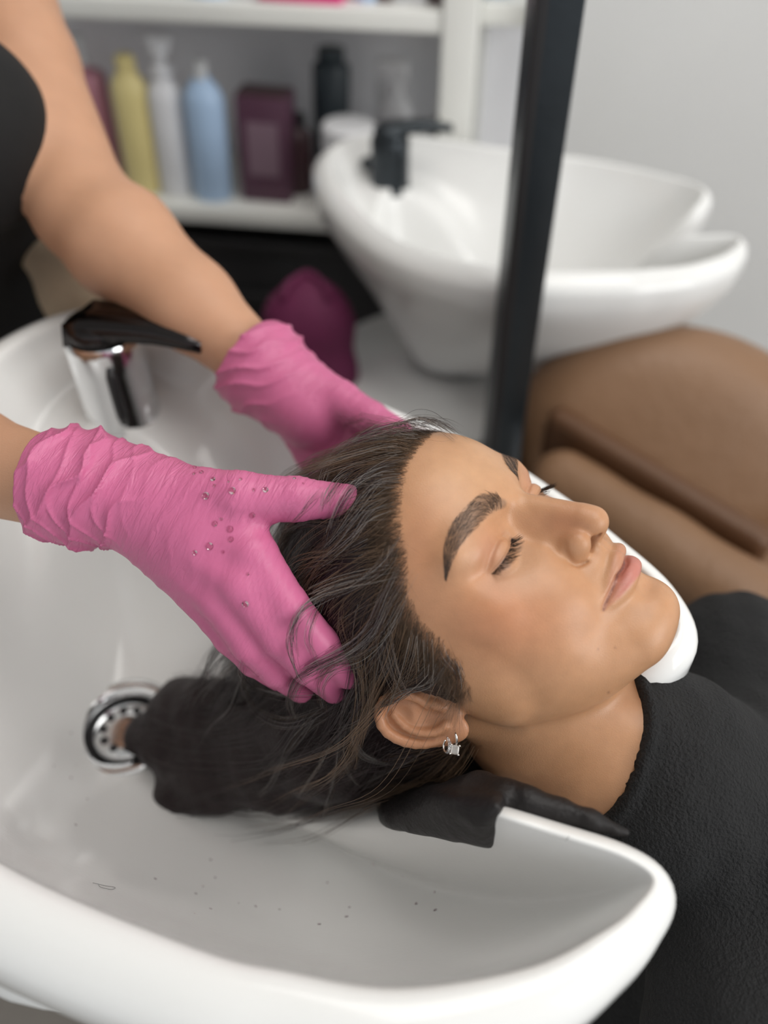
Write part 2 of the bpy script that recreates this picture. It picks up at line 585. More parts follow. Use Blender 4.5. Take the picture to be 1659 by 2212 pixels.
# ------------------------------------------------------------------ wash basins (one shape, two of them)
RIM_Z = 0.87
DRAIN = np.array([-0.222, 0.371])
RIM_IN = [(.129, .158, .87), (.118, .1455, .87), (.101, .1346, .87), (.064, .119, .87), (.006, .111, .87), (-.043, .1177, .87), (-.0876, .128, .87),
          (-.188, .166, .87), (-.262, .215, .87), (-.318, .300, .87), (-.340, .400, .872), (-.342, .50, .875), (-.325, .585, .878), (-.285, .640, .88),
          (-.230, .652, .88), (-.160, .622, .88), (-.08, .565, .877), (.0, .515, .873), (.068, .474, .871), (.119, .424, .87), (.153, .381, .87), (.177, .342, .87),
          (.179, .307, .869), (.150, .292, .85), (.112, .305, .80), (.07, .295, .755), (.034, .258, .765), (.030, .217, .832), (.055, .192, .866), (.086, .179, .871), (.116, .168, .872)]
RIM_W = [.014, .017, .021, .028, .034, .036, .038, .040, .040, .038, .036, .036, .036, .034, .034, .032, .028, .024, .022, .02, .018, .017,
         .016, .015, .014, .014, .014, .014, .013, .013, .013]
DECK = [0] * 11 + [.2, .6, 1, 1, .8, .35] + [0] * 14      # faucet deck along the back


def closed(vals, n):
    v = np.asarray(vals, float)
    if v.ndim == 1:
        v = v[:, None]
    m = len(v)
    t = np.arange(n) / n * m
    i = t.astype(int)
    f = (t - i)[:, None]
    a, b, c, d = v[(i - 1) % m], v[i % m], v[(i + 1) % m], v[(i + 2) % m]
    r = 0.5 * (2 * b + (c - a) * f + (2 * a - 5 * b + 4 * c - d) * f * f + (3 * b - a - 3 * c + d) * f ** 3)
    return r


def basin_mesh():
    n = 240
    I = closed(RIM_IN, n)
    w = closed(RIM_W, n)[:, 0]
    dk = np.clip(closed(DECK, n)[:, 0], 0, 1)
    tg = np.roll(I, -1, 0) - np.roll(I, 1, 0)
    nrm = np.stack([-tg[:, 1], tg[:, 0]], 1)           # the outline runs clockwise, so this points outwards
    nrm /= np.linalg.norm(nrm, axis=1, keepdims=True)
    if ((I[:, :2] - DRAIN) * nrm).sum(1).mean() < 0:
        nrm = -nrm
    for _ in range(6):
        nrm = (np.roll(nrm, 1, 0) + nrm + np.roll(nrm, -1, 0)) / 3
    nrm /= np.linalg.norm(nrm, axis=1, keepdims=True)
    rings = []
    d0 = I[:, :2] - DRAIN
    L = np.linalg.norm(d0, axis=1)
    u = d0 / L[:, None]
    R0 = 0.040
    for t in np.linspace(1, 0, 40)[:-1]:               # inside, drain to rim
        r = R0 + (L - R0) * (1 - t)
        d = L - r                                       # distance from the rim
        lam = 0.085
        k = (1 - np.exp(-d / lam)) / (1 - np.exp(-(L - R0) / lam))
        k2 = np.clip((d - 0.10) / np.maximum(L - R0 - 0.10, .05), 0, 1)
        k2 = 0.16 * np.clip(d / 0.03, 0, 1) ** 1.5 + 0.84 * (1 - np.exp(-k2 * (L - R0 - .1) / .05)) / (1 - np.exp(-(L - R0 - .1) / .05))
        k = k * (1 - dk) + k2 * dk
        z = I[:, 2] - (I[:, 2] - 0.655) * k
        rings.append(np.stack([DRAIN[0] + u[:, 0] * r, DRAIN[1] + u[:, 1] * r, z], 1))
    for j in range(len(rings) - 1):                     # soften the radial creases towards the drain
        for _ in range(int(60 * (1 - j / len(rings)) ** 1.0) + (2 if j < len(rings) - 6 else 0)):
            rings[j] = (np.roll(rings[j], 1, 0) + 2 * rings[j] + np.roll(rings[j], -1, 0)) / 4
    rings[-1] = I.copy()
    for a in np.linspace(0, math.pi, 12)[1:]:           # rolled lip
        o = w * (1 - math.cos(a)) / 2
        up = 0.42 * w * math.sin(a) ** 0.9 + 0 * o
        rings.append(np.stack([I[:, 0] + nrm[:, 0] * o, I[:, 1] + nrm[:, 1] * o, I[:, 2] + up - 0.012 * (1 - math.cos(a)) / 2], 1))
    edge = rings[-1]
    q = edge.copy()
    q[:, 2] -= .012
    rings.append(q)
    q = edge.copy()
    q[:, :2] -= nrm * .002
    q[:, 2] -= .028
    rings.append(q)
    nin = 39
    for t in (.06, .12, .2, .3, .42, .55, .68, .8, .9):           # outside wall runs parallel under the bowl
        src_ = rings[int(round((1 - t) * (nin - 1)))]
        q = src_.copy()
        q[:, :2] += nrm * (w * .9 * (1 - t) ** 3 + .008 * (1 - t) ** 2)[:, None]
        q[:, 2] = np.minimum(src_[:, 2] - .022 - .02 * t, edge[:, 2] - .03 - .02 * t)
        rings.append(q)
    V = np.concatenate(rings)
    m = len(rings)
    i, k = np.meshgrid(np.arange(m - 1), np.arange(n), indexing='ij')
    k2 = (k + 1) % n
    F = np.stack([i * n + k, i * n + k2, (i + 1) * n + k2, (i + 1) * n + k], -1).reshape(-1, 4)
    return V, F[:, ::-1]


def faucet_parts(e, lever=True):
    """mixer tap on the deck, in the basin's own coordinates"""
    base = np.array([-0.232, 0.580, 0.829])
    ax = np.array([.25, -.5, 0])
    ax /= np.linalg.norm(ax)
    V, F = lathe([(.0335, 0), (.0335, .006), (.032, .012), (.0315, .06), (.0315, .08), (.029, .085), (.001, .086)], 40)
    b = mesh('body', np.array(V) + base, F, M_CHROME, e)
    auto_smooth(b, 50)
    V, F = lathe([(.0352, 0), (.0352, .004), (.033, .006)], 40)
    mesh('base_ring', np.array(V) + base, F, M_CHROME, e)
    q0 = base + np.array([.011, -.0312, 0])
    V, F = tube(spline([q0 + (0, 0, .016), q0 + (0.0, -.0012, .045), q0 + (0, 0, .07)], 8), [.003, .0045, .0045, .0045, .0045, .0045, .0045, .003], 12)
    mesh('dark_bar', V, F, M_BLACKPLASTIC, e)  # slim dark upright bar on the front of the body
    p = spline([base + ax * .0 + (0, 0, .03), base - ax * .05 + (0, 0, .03), base - ax * .06 + (0, 0, .012)], 10)
    V, F = tube(p, .011, 16)
    mesh('hose_outlet', V, F, M_CHROME, e)
    # flat lever on top
    lx = np.array([.93, -.36, 0])
    lp = spline([base + (0, 0, .092) - lx * .018, base + (0, 0, .099) + lx * .02, base + (0, 0, .102) + lx * .06, base + (0, 0, .098) + lx * .1], 10)
    side = np.array([.36, .93, 0])
    V, F = [], []
    for q, wd, th in zip(lp, np.linspace(.027, .009, 10), np.linspace(.009, .004, 10)):
        V += [q - side * wd - (0, 0, th), q + side * wd - (0, 0, th), q + side * wd * .8 + (0, 0, th), q - side * wd * .8 + (0, 0, th)]
    for i in range(9):
        for k in range(4):
            F.append((i * 4 + k, i * 4 + (k + 1) % 4, i * 4 + 4 + (k + 1) % 4, i * 4 + 4 + k))
    F += [(3, 2, 1, 0), (36, 37, 38, 39)]
    h = mesh('lever', V, F, M_DARKREFLECT, e)
    V, F = lathe([(.026, .085), (.027, .088), (.027, .096), (.02, .1), (.001, .101)], 32)
    mesh('lever_cap', np.array(V) + base, F, M_DARKREFLECT, e)


def drain_parts(e):
    c = np.array([DRAIN[0], DRAIN[1], 0.655])
    V, F = lathe([(.040, -.002), (.0475, .0005), (.0475, .003), (.044, .0045), (.036, .003), (.034, -.004), (.033, -.012)], 48)
    f = mesh('drain_flange', np.array(V) + c, F[:-2], M_CHROME, e)
    V, F = lathe([(.0335, -.011), (.033, -.0105), (.001, -.0105)], 40)
    mesh('drain_plate', np.array(V) + c, F, M_BLACKPLASTIC, f)
    V, F = lathe([(.027, -.010), (.029, -.006), (.026, -.003), (.012, -.002), (.001, -.002)], 40)
    g = mesh('strainer', np.array(V) + c, F, M_CHROME, f)
    for k in range(10):
        a = 2 * math.pi * k / 10
        V, F = lathe([(.0035, 0), (.0035, .0012), (.001, .0013)], 10)
        mesh('strainer_hole', np.array(V) + c + (math.cos(a) * .019, math.sin(a) * .019, -.0025), F, M_BLACKPLASTIC, f)


BV, BF = basin_mesh()
BASIN_ME = None


def pedestal(e):
    V, F = lathe([(.14, 0), (.14, .02), (.11, .06), (.10, .2), (.12, .34), (.155, .46), (.19, .56), (.20, .60), (.195, .605)], 48)
    mesh('pedestal', np.array(V) + (DRAIN[0], DRAIN[1], 0), F, M_CERAMIC, e)


basin = tag(empty('wash_basin'), 'white ceramic salon wash basin in the foreground under the head', 'basin', 'salon wash basins')
bowl = mesh('bowl', BV, BF, M_CERAMIC, basin)
drain_parts(basin)
pedestal(basin)
tap = tag(empty('mixer_tap'), 'chunky chrome mixer tap with flat lever on the near basin', 'faucet', 'basin mixer taps')
faucet_parts(tap)


def copy_tree(o, parent=None):
    c = o.copy()
    COL.objects.link(c)
    c.parent = parent
    for ch in o.children:
        copy_tree(ch, c)
    return c


# second basin, further back, turned more square to the camera
B2_ROT = math.radians(20)
B2_S = 0.88
piv = np.array([-0.06, 0.40, 0])
B2_AT = np.array([0.205, 1.09, 0.82 - 0.87 * B2_S])
Rz = np.array([[math.cos(B2_ROT), -math.sin(B2_ROT), 0], [math.sin(B2_ROT), math.cos(B2_ROT), 0], [0, 0, 1]])
for src, lab in ((basin, 'white ceramic wash basin in the blurred background behind the black post'), (tap, 'dark blurred mixer tap on the far basin')):
    c = copy_tree(src)
    c['label'] = lab
    c.location = tuple(B2_AT - B2_S * (Rz @ piv))
    c.scale = (B2_S,) * 3
    c.rotation_euler = (0, 0, B2_ROT)
    if src is tap:
        for ch in c.children:
            ch.data = ch.data.copy()
            ch.data.materials[0] = M_DARKMETAL
# ------------------------------------------------------------------ the client's head (centimetres: x her right, y forward, z crown)
HEAD_R = np.array([[-0.397, 0.451, -0.799], [-0.894, 0.007, 0.448], [0.207, 0.893, 0.400]])
HEAD_O = CAM + np.array([0.05702, 0.32810, -0.41039])


def head_to_world(P):
    return HEAD_O + (np.asarray(P, float) / 100) @ HEAD_R.T


def world_to_head(W):
    return (np.asarray(W, float) - HEAD_O) @ HEAD_R * 100


EAR_T = math.radians(22)
EAR_O = np.array([7.25, -1.75, -0.75], np.float32)
EAR_S = 0.92
_eu = np.array([0.05, -math.sin(EAR_T), math.cos(EAR_T)])
_eb = np.array([0.45, -math.cos(EAR_T), -math.sin(EAR_T)])
_eb = _eb - _eu * (_eb @ _eu) / (_eu @ _eu)
_eb /= np.linalg.norm(_eb)
_eu /= np.linalg.norm(_eu)
_en = np.cross(_eb, _eu)
_en *= np.sign(_en[0])
EAR_M = np.stack([_eb, _eu, _en], 1).astype(np.float32)       # columns: back, up, outward


def ear_sdf(P):
    Q = (P - EAR_O) @ EAR_M / EAR_S
    far = np.sqrt((Q ** 2).sum(1)) - 4.2
    near = far < 1.5
    out = far.copy() + 0.6
    if near.any():
        q = Q[near]
        plate = ell(q, (0.55, 0.35, 0.0), (1.75, 2.75, 0.34))
        helix = chain(q, spline([(-0.35, 0.15, 0.15), (-0.75, 0.9, 0.35), (-0.7, 1.9, 0.45), (0.0, 2.85, 0.42), (1.0, 3.05, 0.38),
                                 (1.95, 2.45, 0.36), (2.3, 1.3, 0.33), (2.15, 0.1, 0.28), (1.65, -1.0, 0.2), (1.1, -1.8, 0.1)], 18),
                      np.interp(np.linspace(0, 1, 18), [0, .15, .5, .8, 1], [.18, .3, .36, .33, .2]))
        anti = chain(q, spline([(0.9, 2.1, 0.2), (1.3, 1.2, 0.4), (1.3, 0.2, 0.48), (0.95, -0.75, 0.42), (0.35, -1.25, 0.36)], 9),
                     np.linspace(.22, .3, 9))
        lobe = ell(q, (0.35, -1.95, 0.06), (0.8, 0.8, 0.36))
        d = smin(plate, lobe, 0.35)
        d = smax(d, -ell(q, (0.1, -0.15, 0.78), (1.0, 1.25, 0.80)), 0.25)      # concha
        d = smax(d, -ell(q, (0.55, 1.55, 0.62), (0.55, 0.8, 0.5)), 0.2)        # fossa
        d = smin(d, helix, 0.14)
        d = smin(d, anti, 0.25)
        tragus = ell(q, (-0.72, -0.35, 0.3), (0.34, 0.6, 0.3))
        d = smin(d, tragus, 0.2)
        d = smin(d, cone(q, (-0.6, -1.7, -0.25), (-0.8, 1.0, -0.3), 0.35, 0.5), 0.35)
        out[near] = d
    return out * EAR_S


UPPER_LIP = [(0.0, 9.93, -3.74), (0.4, 10.0, -3.68), (1.0, 9.78, -3.78), (1.75, 9.2, -4.0), (2.75, 8.2, -4.42)]
LOWER_LIP = [(0.0, 9.7, -4.93), (0.7, 9.6, -4.93), (1.5, 9.1, -4.86), (2.1, 8.65, -4.72), (2.75, 8.15, -4.52)]
SEAM = None
LASH = CREASE = None
EYE_C = (3.5, 7.0, 1.75)
# neck path in head space, filled once the pose of the body is known
NECK = [(0, -2.4, -3.0), (0, -2.8, -7.0), (0, -2.0, -11.5), (0, -1.2, -15.5)]


# shoulders and chest, from world places
CHEST = [world_to_head(p) for p in ((.185, .256, .775), (.245, .245, .735), (.37, .19, .64))]
SHOULDER = [world_to_head(p) for p in ((.215, .125, .715), (.25, .245, .735), (.29, .39, .715))]
COLLAR_C = np.array([3.12, 2.07, -11.36], np.float32)
COLLAR_N = np.array([0.418, -0.004, 0.908], np.float32)


def torso_sdf(P):
    d = chain(P, CHEST, [5.8, 7.0, 10.5], 2.0)
    return smin(d, chain(P, SHOULDER, [5.0, 5.2, 5.0], 1.0), 3.0)


def head_sdf(P):
    x = np.abs(P[:, 0])
    S = np.stack([x, P[:, 1], P[:, 2]], 1)
    d = ell(S, (0, -0.1, 4.3), (7.45, 9.2, 8.3))
    d = smin(d, ell(S, (0, 4.3, 5.4), (6.1, 5.15, 5.6)), 1.5)                      # forehead
    d = smin(d, ell(S, (0, 3.1, -0.6), (6.55, 5.7, 5.6)), 1.6)                    # mid face
    d = smin(d, ell(S, (0, 3.6, -4.2), (5.5, 5.2, 4.9)), 1.5)                     # lower face
    d = smin(d, cone(S, (4.9, 1.2, -4.5), (1.7, 7.4, -7.55), 1.3, 1.45), 2.2)      # jaw
    d = smin(d, ell(S, (0, 7.95, -7.4), (2.0, 1.95, 1.65)), 1.4)                   # chin
    d = smin(d, ell(S, (4.5, 5.6, -0.3), (1.9, 1.9, 1.6)), 1.6)
    d = smin(d, ell(S, (4.3, 4.0, -2.8), (1.9, 3.3, 3.0)), 1.8)                    # cheek
    d = smin(d, ell(S, (5.6, 3.4, 2.0), (1.25, 3.0, 3.2)), 1.8)                    # temple                    # cheekbone
    d = smin(d, ell(S, (2.5, 7.4, -2.1), (1.9, 1.5, 2.2)), 1.6)                    # cheek beside the nose
    d = smin(d, ell(S, (2.9, 7.15, 3.7), (3.1, 1.4, 1.0)), 1.4)                  # brow
    d = smin(d, ell(S, (0, 8.4, 3.9), (1.3, 1.0, 1.2)), 1.0)                      # glabella
    d = smin(d, ell(S, (0, 7.95, -4.2), (2.3, 1.75, 2.3)), 1.1)                    # muzzle
    d = smin(d, ell(S, (0, 8.75, -2.95), (1.9, 1.35, 1.0)), 0.7)
    d = smin(d, ell(S, (6.2, 1.3, -1.4), (0.95, 2.0, 3.0)), 1.5)                   # before the ear
    d = smax(d, -ell(S, (3.3, 9.35, 1.75), (2.1, 1.5, 1.35)), 1.0)                # eye socket
    d = smax(d, -ell(S, (1.6, 9.1, 1.6), (0.5, 0.65, 1.0)), 0.7)                  # inner corner
    eye = smax(sph(S, EYE_C, 1.40), 1.50 - S[:, 2] - 0.12 * (S[:, 0] - 3.6) ** 2 * 0.3, 0.06)   # upper lid, closed
    eye = smin(eye, sph(S, EYE_C, 1.30), 0.03)
    d = smin(d, eye, 0.35)
    d = smin(d, ell(S, (3.8, 7.0, 2.95), (1.8, 1.3, 0.65)), 0.6)                    # fold under the brow
    # nose
    nose = cone(S, (0, 8.85, 2.5), (0, 10.55, -0.6), 0.66, 0.8)
    nose = smin(nose, cone(S, (0, 7.9, 2.0), (0, 8.9, -1.0), 1.1, 1.65), 0.8)
    nose = smin(nose, ell(S, (0, 10.78, -1.38), (0.95, 0.95, 0.9)), 0.5)
    ala = ell(S, (1.27, 9.55, -1.36), (0.72, 1.05, 0.86))
    nose = smin(nose, ala, 0.3)
    nose = smin(nose, cone(S, (0, 10.75, -1.75), (0, 9.9, -2.35), 0.36, 0.42), 0.35)
    d = smin(d, nose, 0.45)
    # nostril
    d = smax(d, -cone(S, (0.5, 10.72, -1.98), (0.88, 9.9, -2.1), 0.17, 0.26), 0.12)
    d = smax(d, -ell(S, (0.65, 10.1, -1.8), (0.26, 0.55, 0.45)), 0.14)
    # alar crease
    d = smax(d, -chain(S, spline([(1.75, 9.9, -0.45), (2.1, 9.4, -1.1), (2.0, 9.1, -1.95), (1.45, 9.4, -2.4)], 8), [.01, .04, .06, .07, .06, .04, .02, .01]), 0.3)
    # philtrum
    d = smax(d, -cone(S, (0, 10.3, -2.6), (0, 10.45, -3.3), 0.16, 0.2), 0.35)
    # lips
    up = chain(S, spline(UPPER_LIP, 22), np.interp(np.linspace(0, 1, 22), [0, .3, .7, 1], [.42, .45, .36, .1]), 0.004)
    lo = chain(S, spline(LOWER_LIP, 22), np.interp(np.linspace(0, 1, 22), [0, .4, .75, 1], [.60, .55, .38, .1]), 0.004)
    d = smin(d, smin(up, lo, 0.05), 0.28)
    d = smax(d, -ell(S, (0, 10.35, -6.0), (1.5, 0.75, 0.45)), 0.6)                # under the lower lip
    if SEAM is not None:
        n = len(SEAM)
        d = smax(d, -chain(S, SEAM, np.interp(np.linspace(0, 1, n), [0, .85, 1], [.15, .13, .04]), 0.004), 0.2)
    # lid crease and lash line
    if LASH is not None:
        d = smax(d, -chain(S, CREASE, np.interp(np.linspace(0, 1, len(CREASE)), [0, .2, .8, 1], [.03, .09, .09, .03])), 0.15)
        d = smax(d, -chain(S, LASH, np.interp(np.linspace(0, 1, len(LASH)), [0, .1, .9, 1], [.03, .08, .08, .03])), 0.1)
    # neck and ear
    d = smin(d, chain(P, NECK, [5.0, 5.2, 5.5, 6.0], 1.0), 1.6)
    d = smin(d, torso_sdf(P), 2.0)
    d = smin(d, cone(S, (4.6, -2.2, -3.0), (1.6, 2.2, -12.0), 1.5, 1.4), 1.6)      # neck muscle
    d = smin(d, ear_sdf(S), 0.3)
    return d


def on_head(px, fn=None):
    """points of the head's surface (head space) that are seen at the given photograph positions"""
    fn = fn or head_sdf
    o = world_to_head(CAM)
    out = []
    px = np.asarray(px, float)
    d = np.stack([(px[:, 0] - CX) / FPX, (px[:, 1] - CY) / FPX, np.ones(len(px))], 1) @ CAM_TO_WORLD.T @ HEAD_R
    d /= np.linalg.norm(d, axis=1, keepdims=True)
    t = np.full(len(px), 25.0)
    for _ in range(90):
        t = np.minimum(t + 0.8 * fn((o + d * t[:, None]).astype(np.float32)), 80)
    return o + d * t[:, None]


def head_px(P):
    c = (head_to_world(P) - CAM) @ CAM_TO_WORLD
    return np.stack([c[:, 0] / c[:, 2] * FPX + CX, c[:, 1] / c[:, 2] * FPX + CY], 1)


LASH_PX = [(1104, 1163), (1102, 1180), (1092, 1202), (1078, 1222), (1061, 1240)]
CREASE_PX = [(1097, 1153), (1078, 1165), (1064, 1192), (1056, 1222), (1050, 1238)]
_l, _c = on_head(spline(LASH_PX, 12)), on_head(spline(CREASE_PX, 10))
SEAM_PX = [(1355, 1205), (1350, 1222), (1335, 1241), (1323, 1272), (1310, 1300), (1303, 1318)]
_s = on_head(spline(SEAM_PX, 12))
_s[0, 0] = 0.0
LASH, CREASE, SEAM = _l, _c, _s
# ------------------------------------------------------------------ the client: body
def inside_poly(p, poly):
    p = np.asarray(p, float)
    q = np.asarray(poly, float)
    ins = np.zeros(len(p), bool)
    for a, b in zip(q, np.roll(q, -1, 0)):
        c = ((a[1] > p[:, 1]) != (b[1] > p[:, 1])) & (p[:, 0] < (b[0] - a[0]) * (p[:, 1] - a[1]) / (b[1] - a[1] + 1e-12) + a[0])
        ins ^= c
    return ins


def poly_dist(p, poly, close=True):
    p = np.asarray(p, float)
    q = np.asarray(poly, float)
    d = np.full(len(p), 1e9)
    for a, b in zip(q[:-1] if not close else q, q[1:] if not close else np.roll(q, -1, 0)):
        e = b - a
        t = np.clip(((p - a) @ e) / max(e @ e, 1e-9), 0, 1)
        d = np.minimum(d, np.linalg.norm(p - a - t[:, None] * e, axis=1))
    return d


def smooth01(x):
    x = np.clip(x, 0, 1)
    return x * x * (3 - 2 * x)


def fold_noise(P, k, seed):
    r = np.random.default_rng(seed)
    v = np.zeros(len(P), np.float32)
    for _ in range(6):
        d = r.normal(size=3).astype(np.float32)
        d /= np.linalg.norm(d)
        v += np.sin(P @ d * k * r.uniform(.7, 1.5) + r.uniform(0, 6.28))
    return v / 6


client = tag(empty('person', head_to_world((0, -2, -14))), 'reclining client with closed eyes, wet dark hair and black cape', 'person')
C0 = np.array(client.location)
HV, HF = surface_nets(head_sdf, (-9.8, -10.5, -13.2), (9.8, 12.2, 13.5), 0.12)
n0 = grad(head_sdf, HV, 0.05)
HN = n0 / np.linalg.norm(n0, axis=1, keepdims=True)

MIR = HV * np.array([1, 1, 1], np.float32)
MIR[:, 0] = np.abs(MIR[:, 0])
PX = head_px(MIR)
front = smooth01((HV[:, 1] - 5) / 2.0)
LIP = [(1337, 1172), (1330, 1190), (1323, 1212), (1316, 1245), (1309, 1280), (1302, 1312), (1304, 1319), (1320, 1306), (1338, 1291), (1361, 1267), (1378, 1246), (1386, 1236), (1420, 1225), (1380, 1160)]
lip_in = inside_poly(PX, LIP)
lip_d = poly_dist(PX, LIP)
lip = np.where(lip_in, smooth01(0.55 + lip_d / 9), smooth01(0.55 - lip_d / 9)) * smooth01((HV[:, 1] - 7.6) / .5) * (HV[:, 2] < -2.9)
low = smooth01((-HV[:, 2] - 3.9) / .5)
base = np.array([0.505, 0.268, 0.142])
col = np.tile(base, (len(HV), 1))


def mixc(c, w):
    global col
    col = col * (1 - w[:, None]) + np.array(c) * w[:, None]


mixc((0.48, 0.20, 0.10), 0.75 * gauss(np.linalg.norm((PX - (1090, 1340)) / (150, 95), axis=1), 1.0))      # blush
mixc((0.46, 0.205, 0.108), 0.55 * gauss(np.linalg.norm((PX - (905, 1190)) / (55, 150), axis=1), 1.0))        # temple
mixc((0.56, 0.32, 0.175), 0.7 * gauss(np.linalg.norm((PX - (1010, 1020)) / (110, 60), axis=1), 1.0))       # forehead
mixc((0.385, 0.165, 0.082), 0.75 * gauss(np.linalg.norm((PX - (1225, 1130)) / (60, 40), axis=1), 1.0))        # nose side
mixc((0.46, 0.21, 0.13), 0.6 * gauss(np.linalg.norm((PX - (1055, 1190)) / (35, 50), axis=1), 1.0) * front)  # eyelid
mixc((0.60, 0.34, 0.20), 0.55 * gauss(np.linalg.norm((PX - (1005, 1195)) / (28, 40), axis=1), 1.0) * front)    # highlight painted under the brow
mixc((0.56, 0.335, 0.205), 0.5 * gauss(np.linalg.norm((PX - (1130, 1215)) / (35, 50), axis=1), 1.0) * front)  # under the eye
mixc((0.47, 0.19, 0.105), 0.6 * smooth01(0.6 - ear_sdf(MIR)) * (HV[:, 1] < 0.8))                              # ear
mixc((0.50, 0.17, 0.15), 0.8 * lip * low * (.35 + .65 * smooth01((PX[:, 0] - 1310) / 45)))
mixc((0.43, 0.185, 0.12), 0.55 * lip * (1 - low))
seam_px = head_px(SEAM)
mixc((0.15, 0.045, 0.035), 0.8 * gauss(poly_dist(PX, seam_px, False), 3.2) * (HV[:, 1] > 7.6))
mixc((0.25, 0.12, 0.07), 0.7 * gauss(poly_dist(PX, head_px(LASH), False), 2.2) * front)
BROW_C = [(1083, 1088), (1050, 1090), (1015, 1120), (988, 1152), (970, 1195), (962, 1246)]
BROW_W = [13, 25, 25, 22, 14, 2]
bc = spline(BROW_C, 60)
bw = np.interp(np.linspace(0, 5, 60), range(6), BROW_W)
# brow shadow of dense short hair
sel = np.where((HV[:, 1] > 5) & (HV[:, 2] > 2) & (HV[:, 2] < 7))[0]
bdist = np.min(np.linalg.norm(PX[sel][:, None, :] - bc[None], axis=2) / bw[None], axis=1)
w = np.zeros(len(HV))
w[sel] = 0.62 * smooth01((1.15 - bdist) / .6)
mixc((0.16, 0.095, 0.06), w)
for mx, my, mr in ((1330, 1400, 2.2), (1038, 1611, 2.4), (1315, 1496, 2.4), (1292, 1402, 1.6)):                # small moles
    mixc((0.16, 0.07, 0.045), 0.8 * gauss(np.linalg.norm(PX - (mx, my), axis=1), mr) * (HV[:, 0] > 0))

_hz = [-9, -7.0, -4.2, -2.4, -1.85, 0.34, 1.72, 3.05, 4.52, 5.8, 7.32, 8.17, 8.85, 8.95, 14]
_hy = [-6.5, -5.2, -3.6, -1.5, 1.2, 2.6, 3.0, 3.1, 3.95, 5.3, 6.35, 7.0, 7.7, 8.35, 8.4]
_hd = np.interp(HV[:, 2], _hz, _hy) - HV[:, 1]
mixc((0.12, 0.065, 0.04), .88 * smooth01((_hd - fold_noise(HV, 2.5, 88) * .8 + .65) / 2.2) * smooth01((ear_sdf(MIR) - .2) / .5))       # hair roots
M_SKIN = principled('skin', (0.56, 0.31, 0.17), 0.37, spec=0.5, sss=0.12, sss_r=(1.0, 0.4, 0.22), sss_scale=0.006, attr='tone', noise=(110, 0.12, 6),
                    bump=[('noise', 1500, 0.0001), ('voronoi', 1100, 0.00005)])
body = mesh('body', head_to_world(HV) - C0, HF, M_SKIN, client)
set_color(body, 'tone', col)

# ------------------------------------------------------------------ cape
W2H = [world_to_head(p) for p in ((.215, .125, .715), (.30, .0, .52), (.36, -.08, .40))]
DRAPE = [world_to_head(p) for p in ((.225, .19, .70), (.22, .175, .57), (.225, .14, .36))]
FARARM = [world_to_head(p) for p in ((.29, .39, .715), (.42, .44, .55))]
LAP = [world_to_head(p) for p in ((.37, .19, .64), (.62, .06, .50), (.95, -.02, .47))]


def cape_sdf(P):
    d = chain(P, NECK, [5.0, 5.2, 5.5, 6.0], 1.0) - 0.45
    S = np.stack([np.abs(P[:, 0]), P[:, 1], P[:, 2]], 1)
    d = smin(d, cone(S, (4.6, -2.2, -3.0), (1.6, 2.2, -12.0), 1.5, 1.4) - .45, 1.6)
    d = smin(d, torso_sdf(P) - 0.8, 2.0)
    d = smin(d, chain(P, W2H, [5.6, 5.4, 5.5], 1.0), 3.0)
    d = smin(d, chain(P, DRAPE, [3.5, 6.5, 8.5], 2.0), 3.0)
    d = smin(d, chain(P, FARARM, [5.5, 6.0], 1.0), 3.0)
    d = smin(d, chain(P, LAP, [11.0, 13.0, 14.0], 2.0), 4.0)
    pl = (P - COLLAR_C) @ COLLAR_N
    d = d - 0.55 * fold_noise(P, 0.55, 5) * np.clip((-pl - 1.5) / 6, 0, 1) - 0.16 * fold_noise(P, 1.7, 9) * np.clip((-pl - .8) / 4, 0, 1)
    band = np.exp(-((-pl - 0.22) / 0.22) ** 2) * 0.16 - np.exp(-((-pl - 0.75) / 0.22) ** 2) * 0.10
    d = d - band
    d = smax(d, pl, 0.25)
    # hollow so the neck passes through
    inner = chain(P, NECK, [5.0, 5.2, 5.5, 6.0], 1.0) + 0.15
    d = smax(d, -smax(inner, -pl - 3.0, .5), 0.12)
    return d


_c = np.array([world_to_head((x, y, z)) for x in (.04, .52) for y in (-.10, .50) for z in (.34, .90)])
CV, CF = surface_nets(cape_sdf, _c.min(0), _c.max(0), 0.38)
cw = head_to_world(CV)
keep_v = (cw[:, 2] > 0.34) & (cw[:, 0] < .52) & (cw[:, 1] > -.10) & (cw[:, 0] > .03)
CFk = CF[keep_v[CF].all(1)]
cape = mesh('cape', cw - C0, CFk, M_CLOTH_BLACK, client)
cape['label'] = 'black towelling cape'

# ------------------------------------------------------------------ neck cushion on the basin's notch
from mathutils.bvhtree import BVHTree
_bvh = BVHTree.FromPolygons([tuple(v) for v in BV], [tuple(int(i) for i in f) for f in BF])
def ray_basin(px):
    d_ = Vector(CAM_TO_WORLD @ np.array([(px[0] - CX) / FPX, (px[1] - CY) / FPX, 1.0])).normalized()
    h_ = _bvh.ray_cast(Vector(CAM), d_)[0]
    return None if h_ is None else np.array(h_) * 100


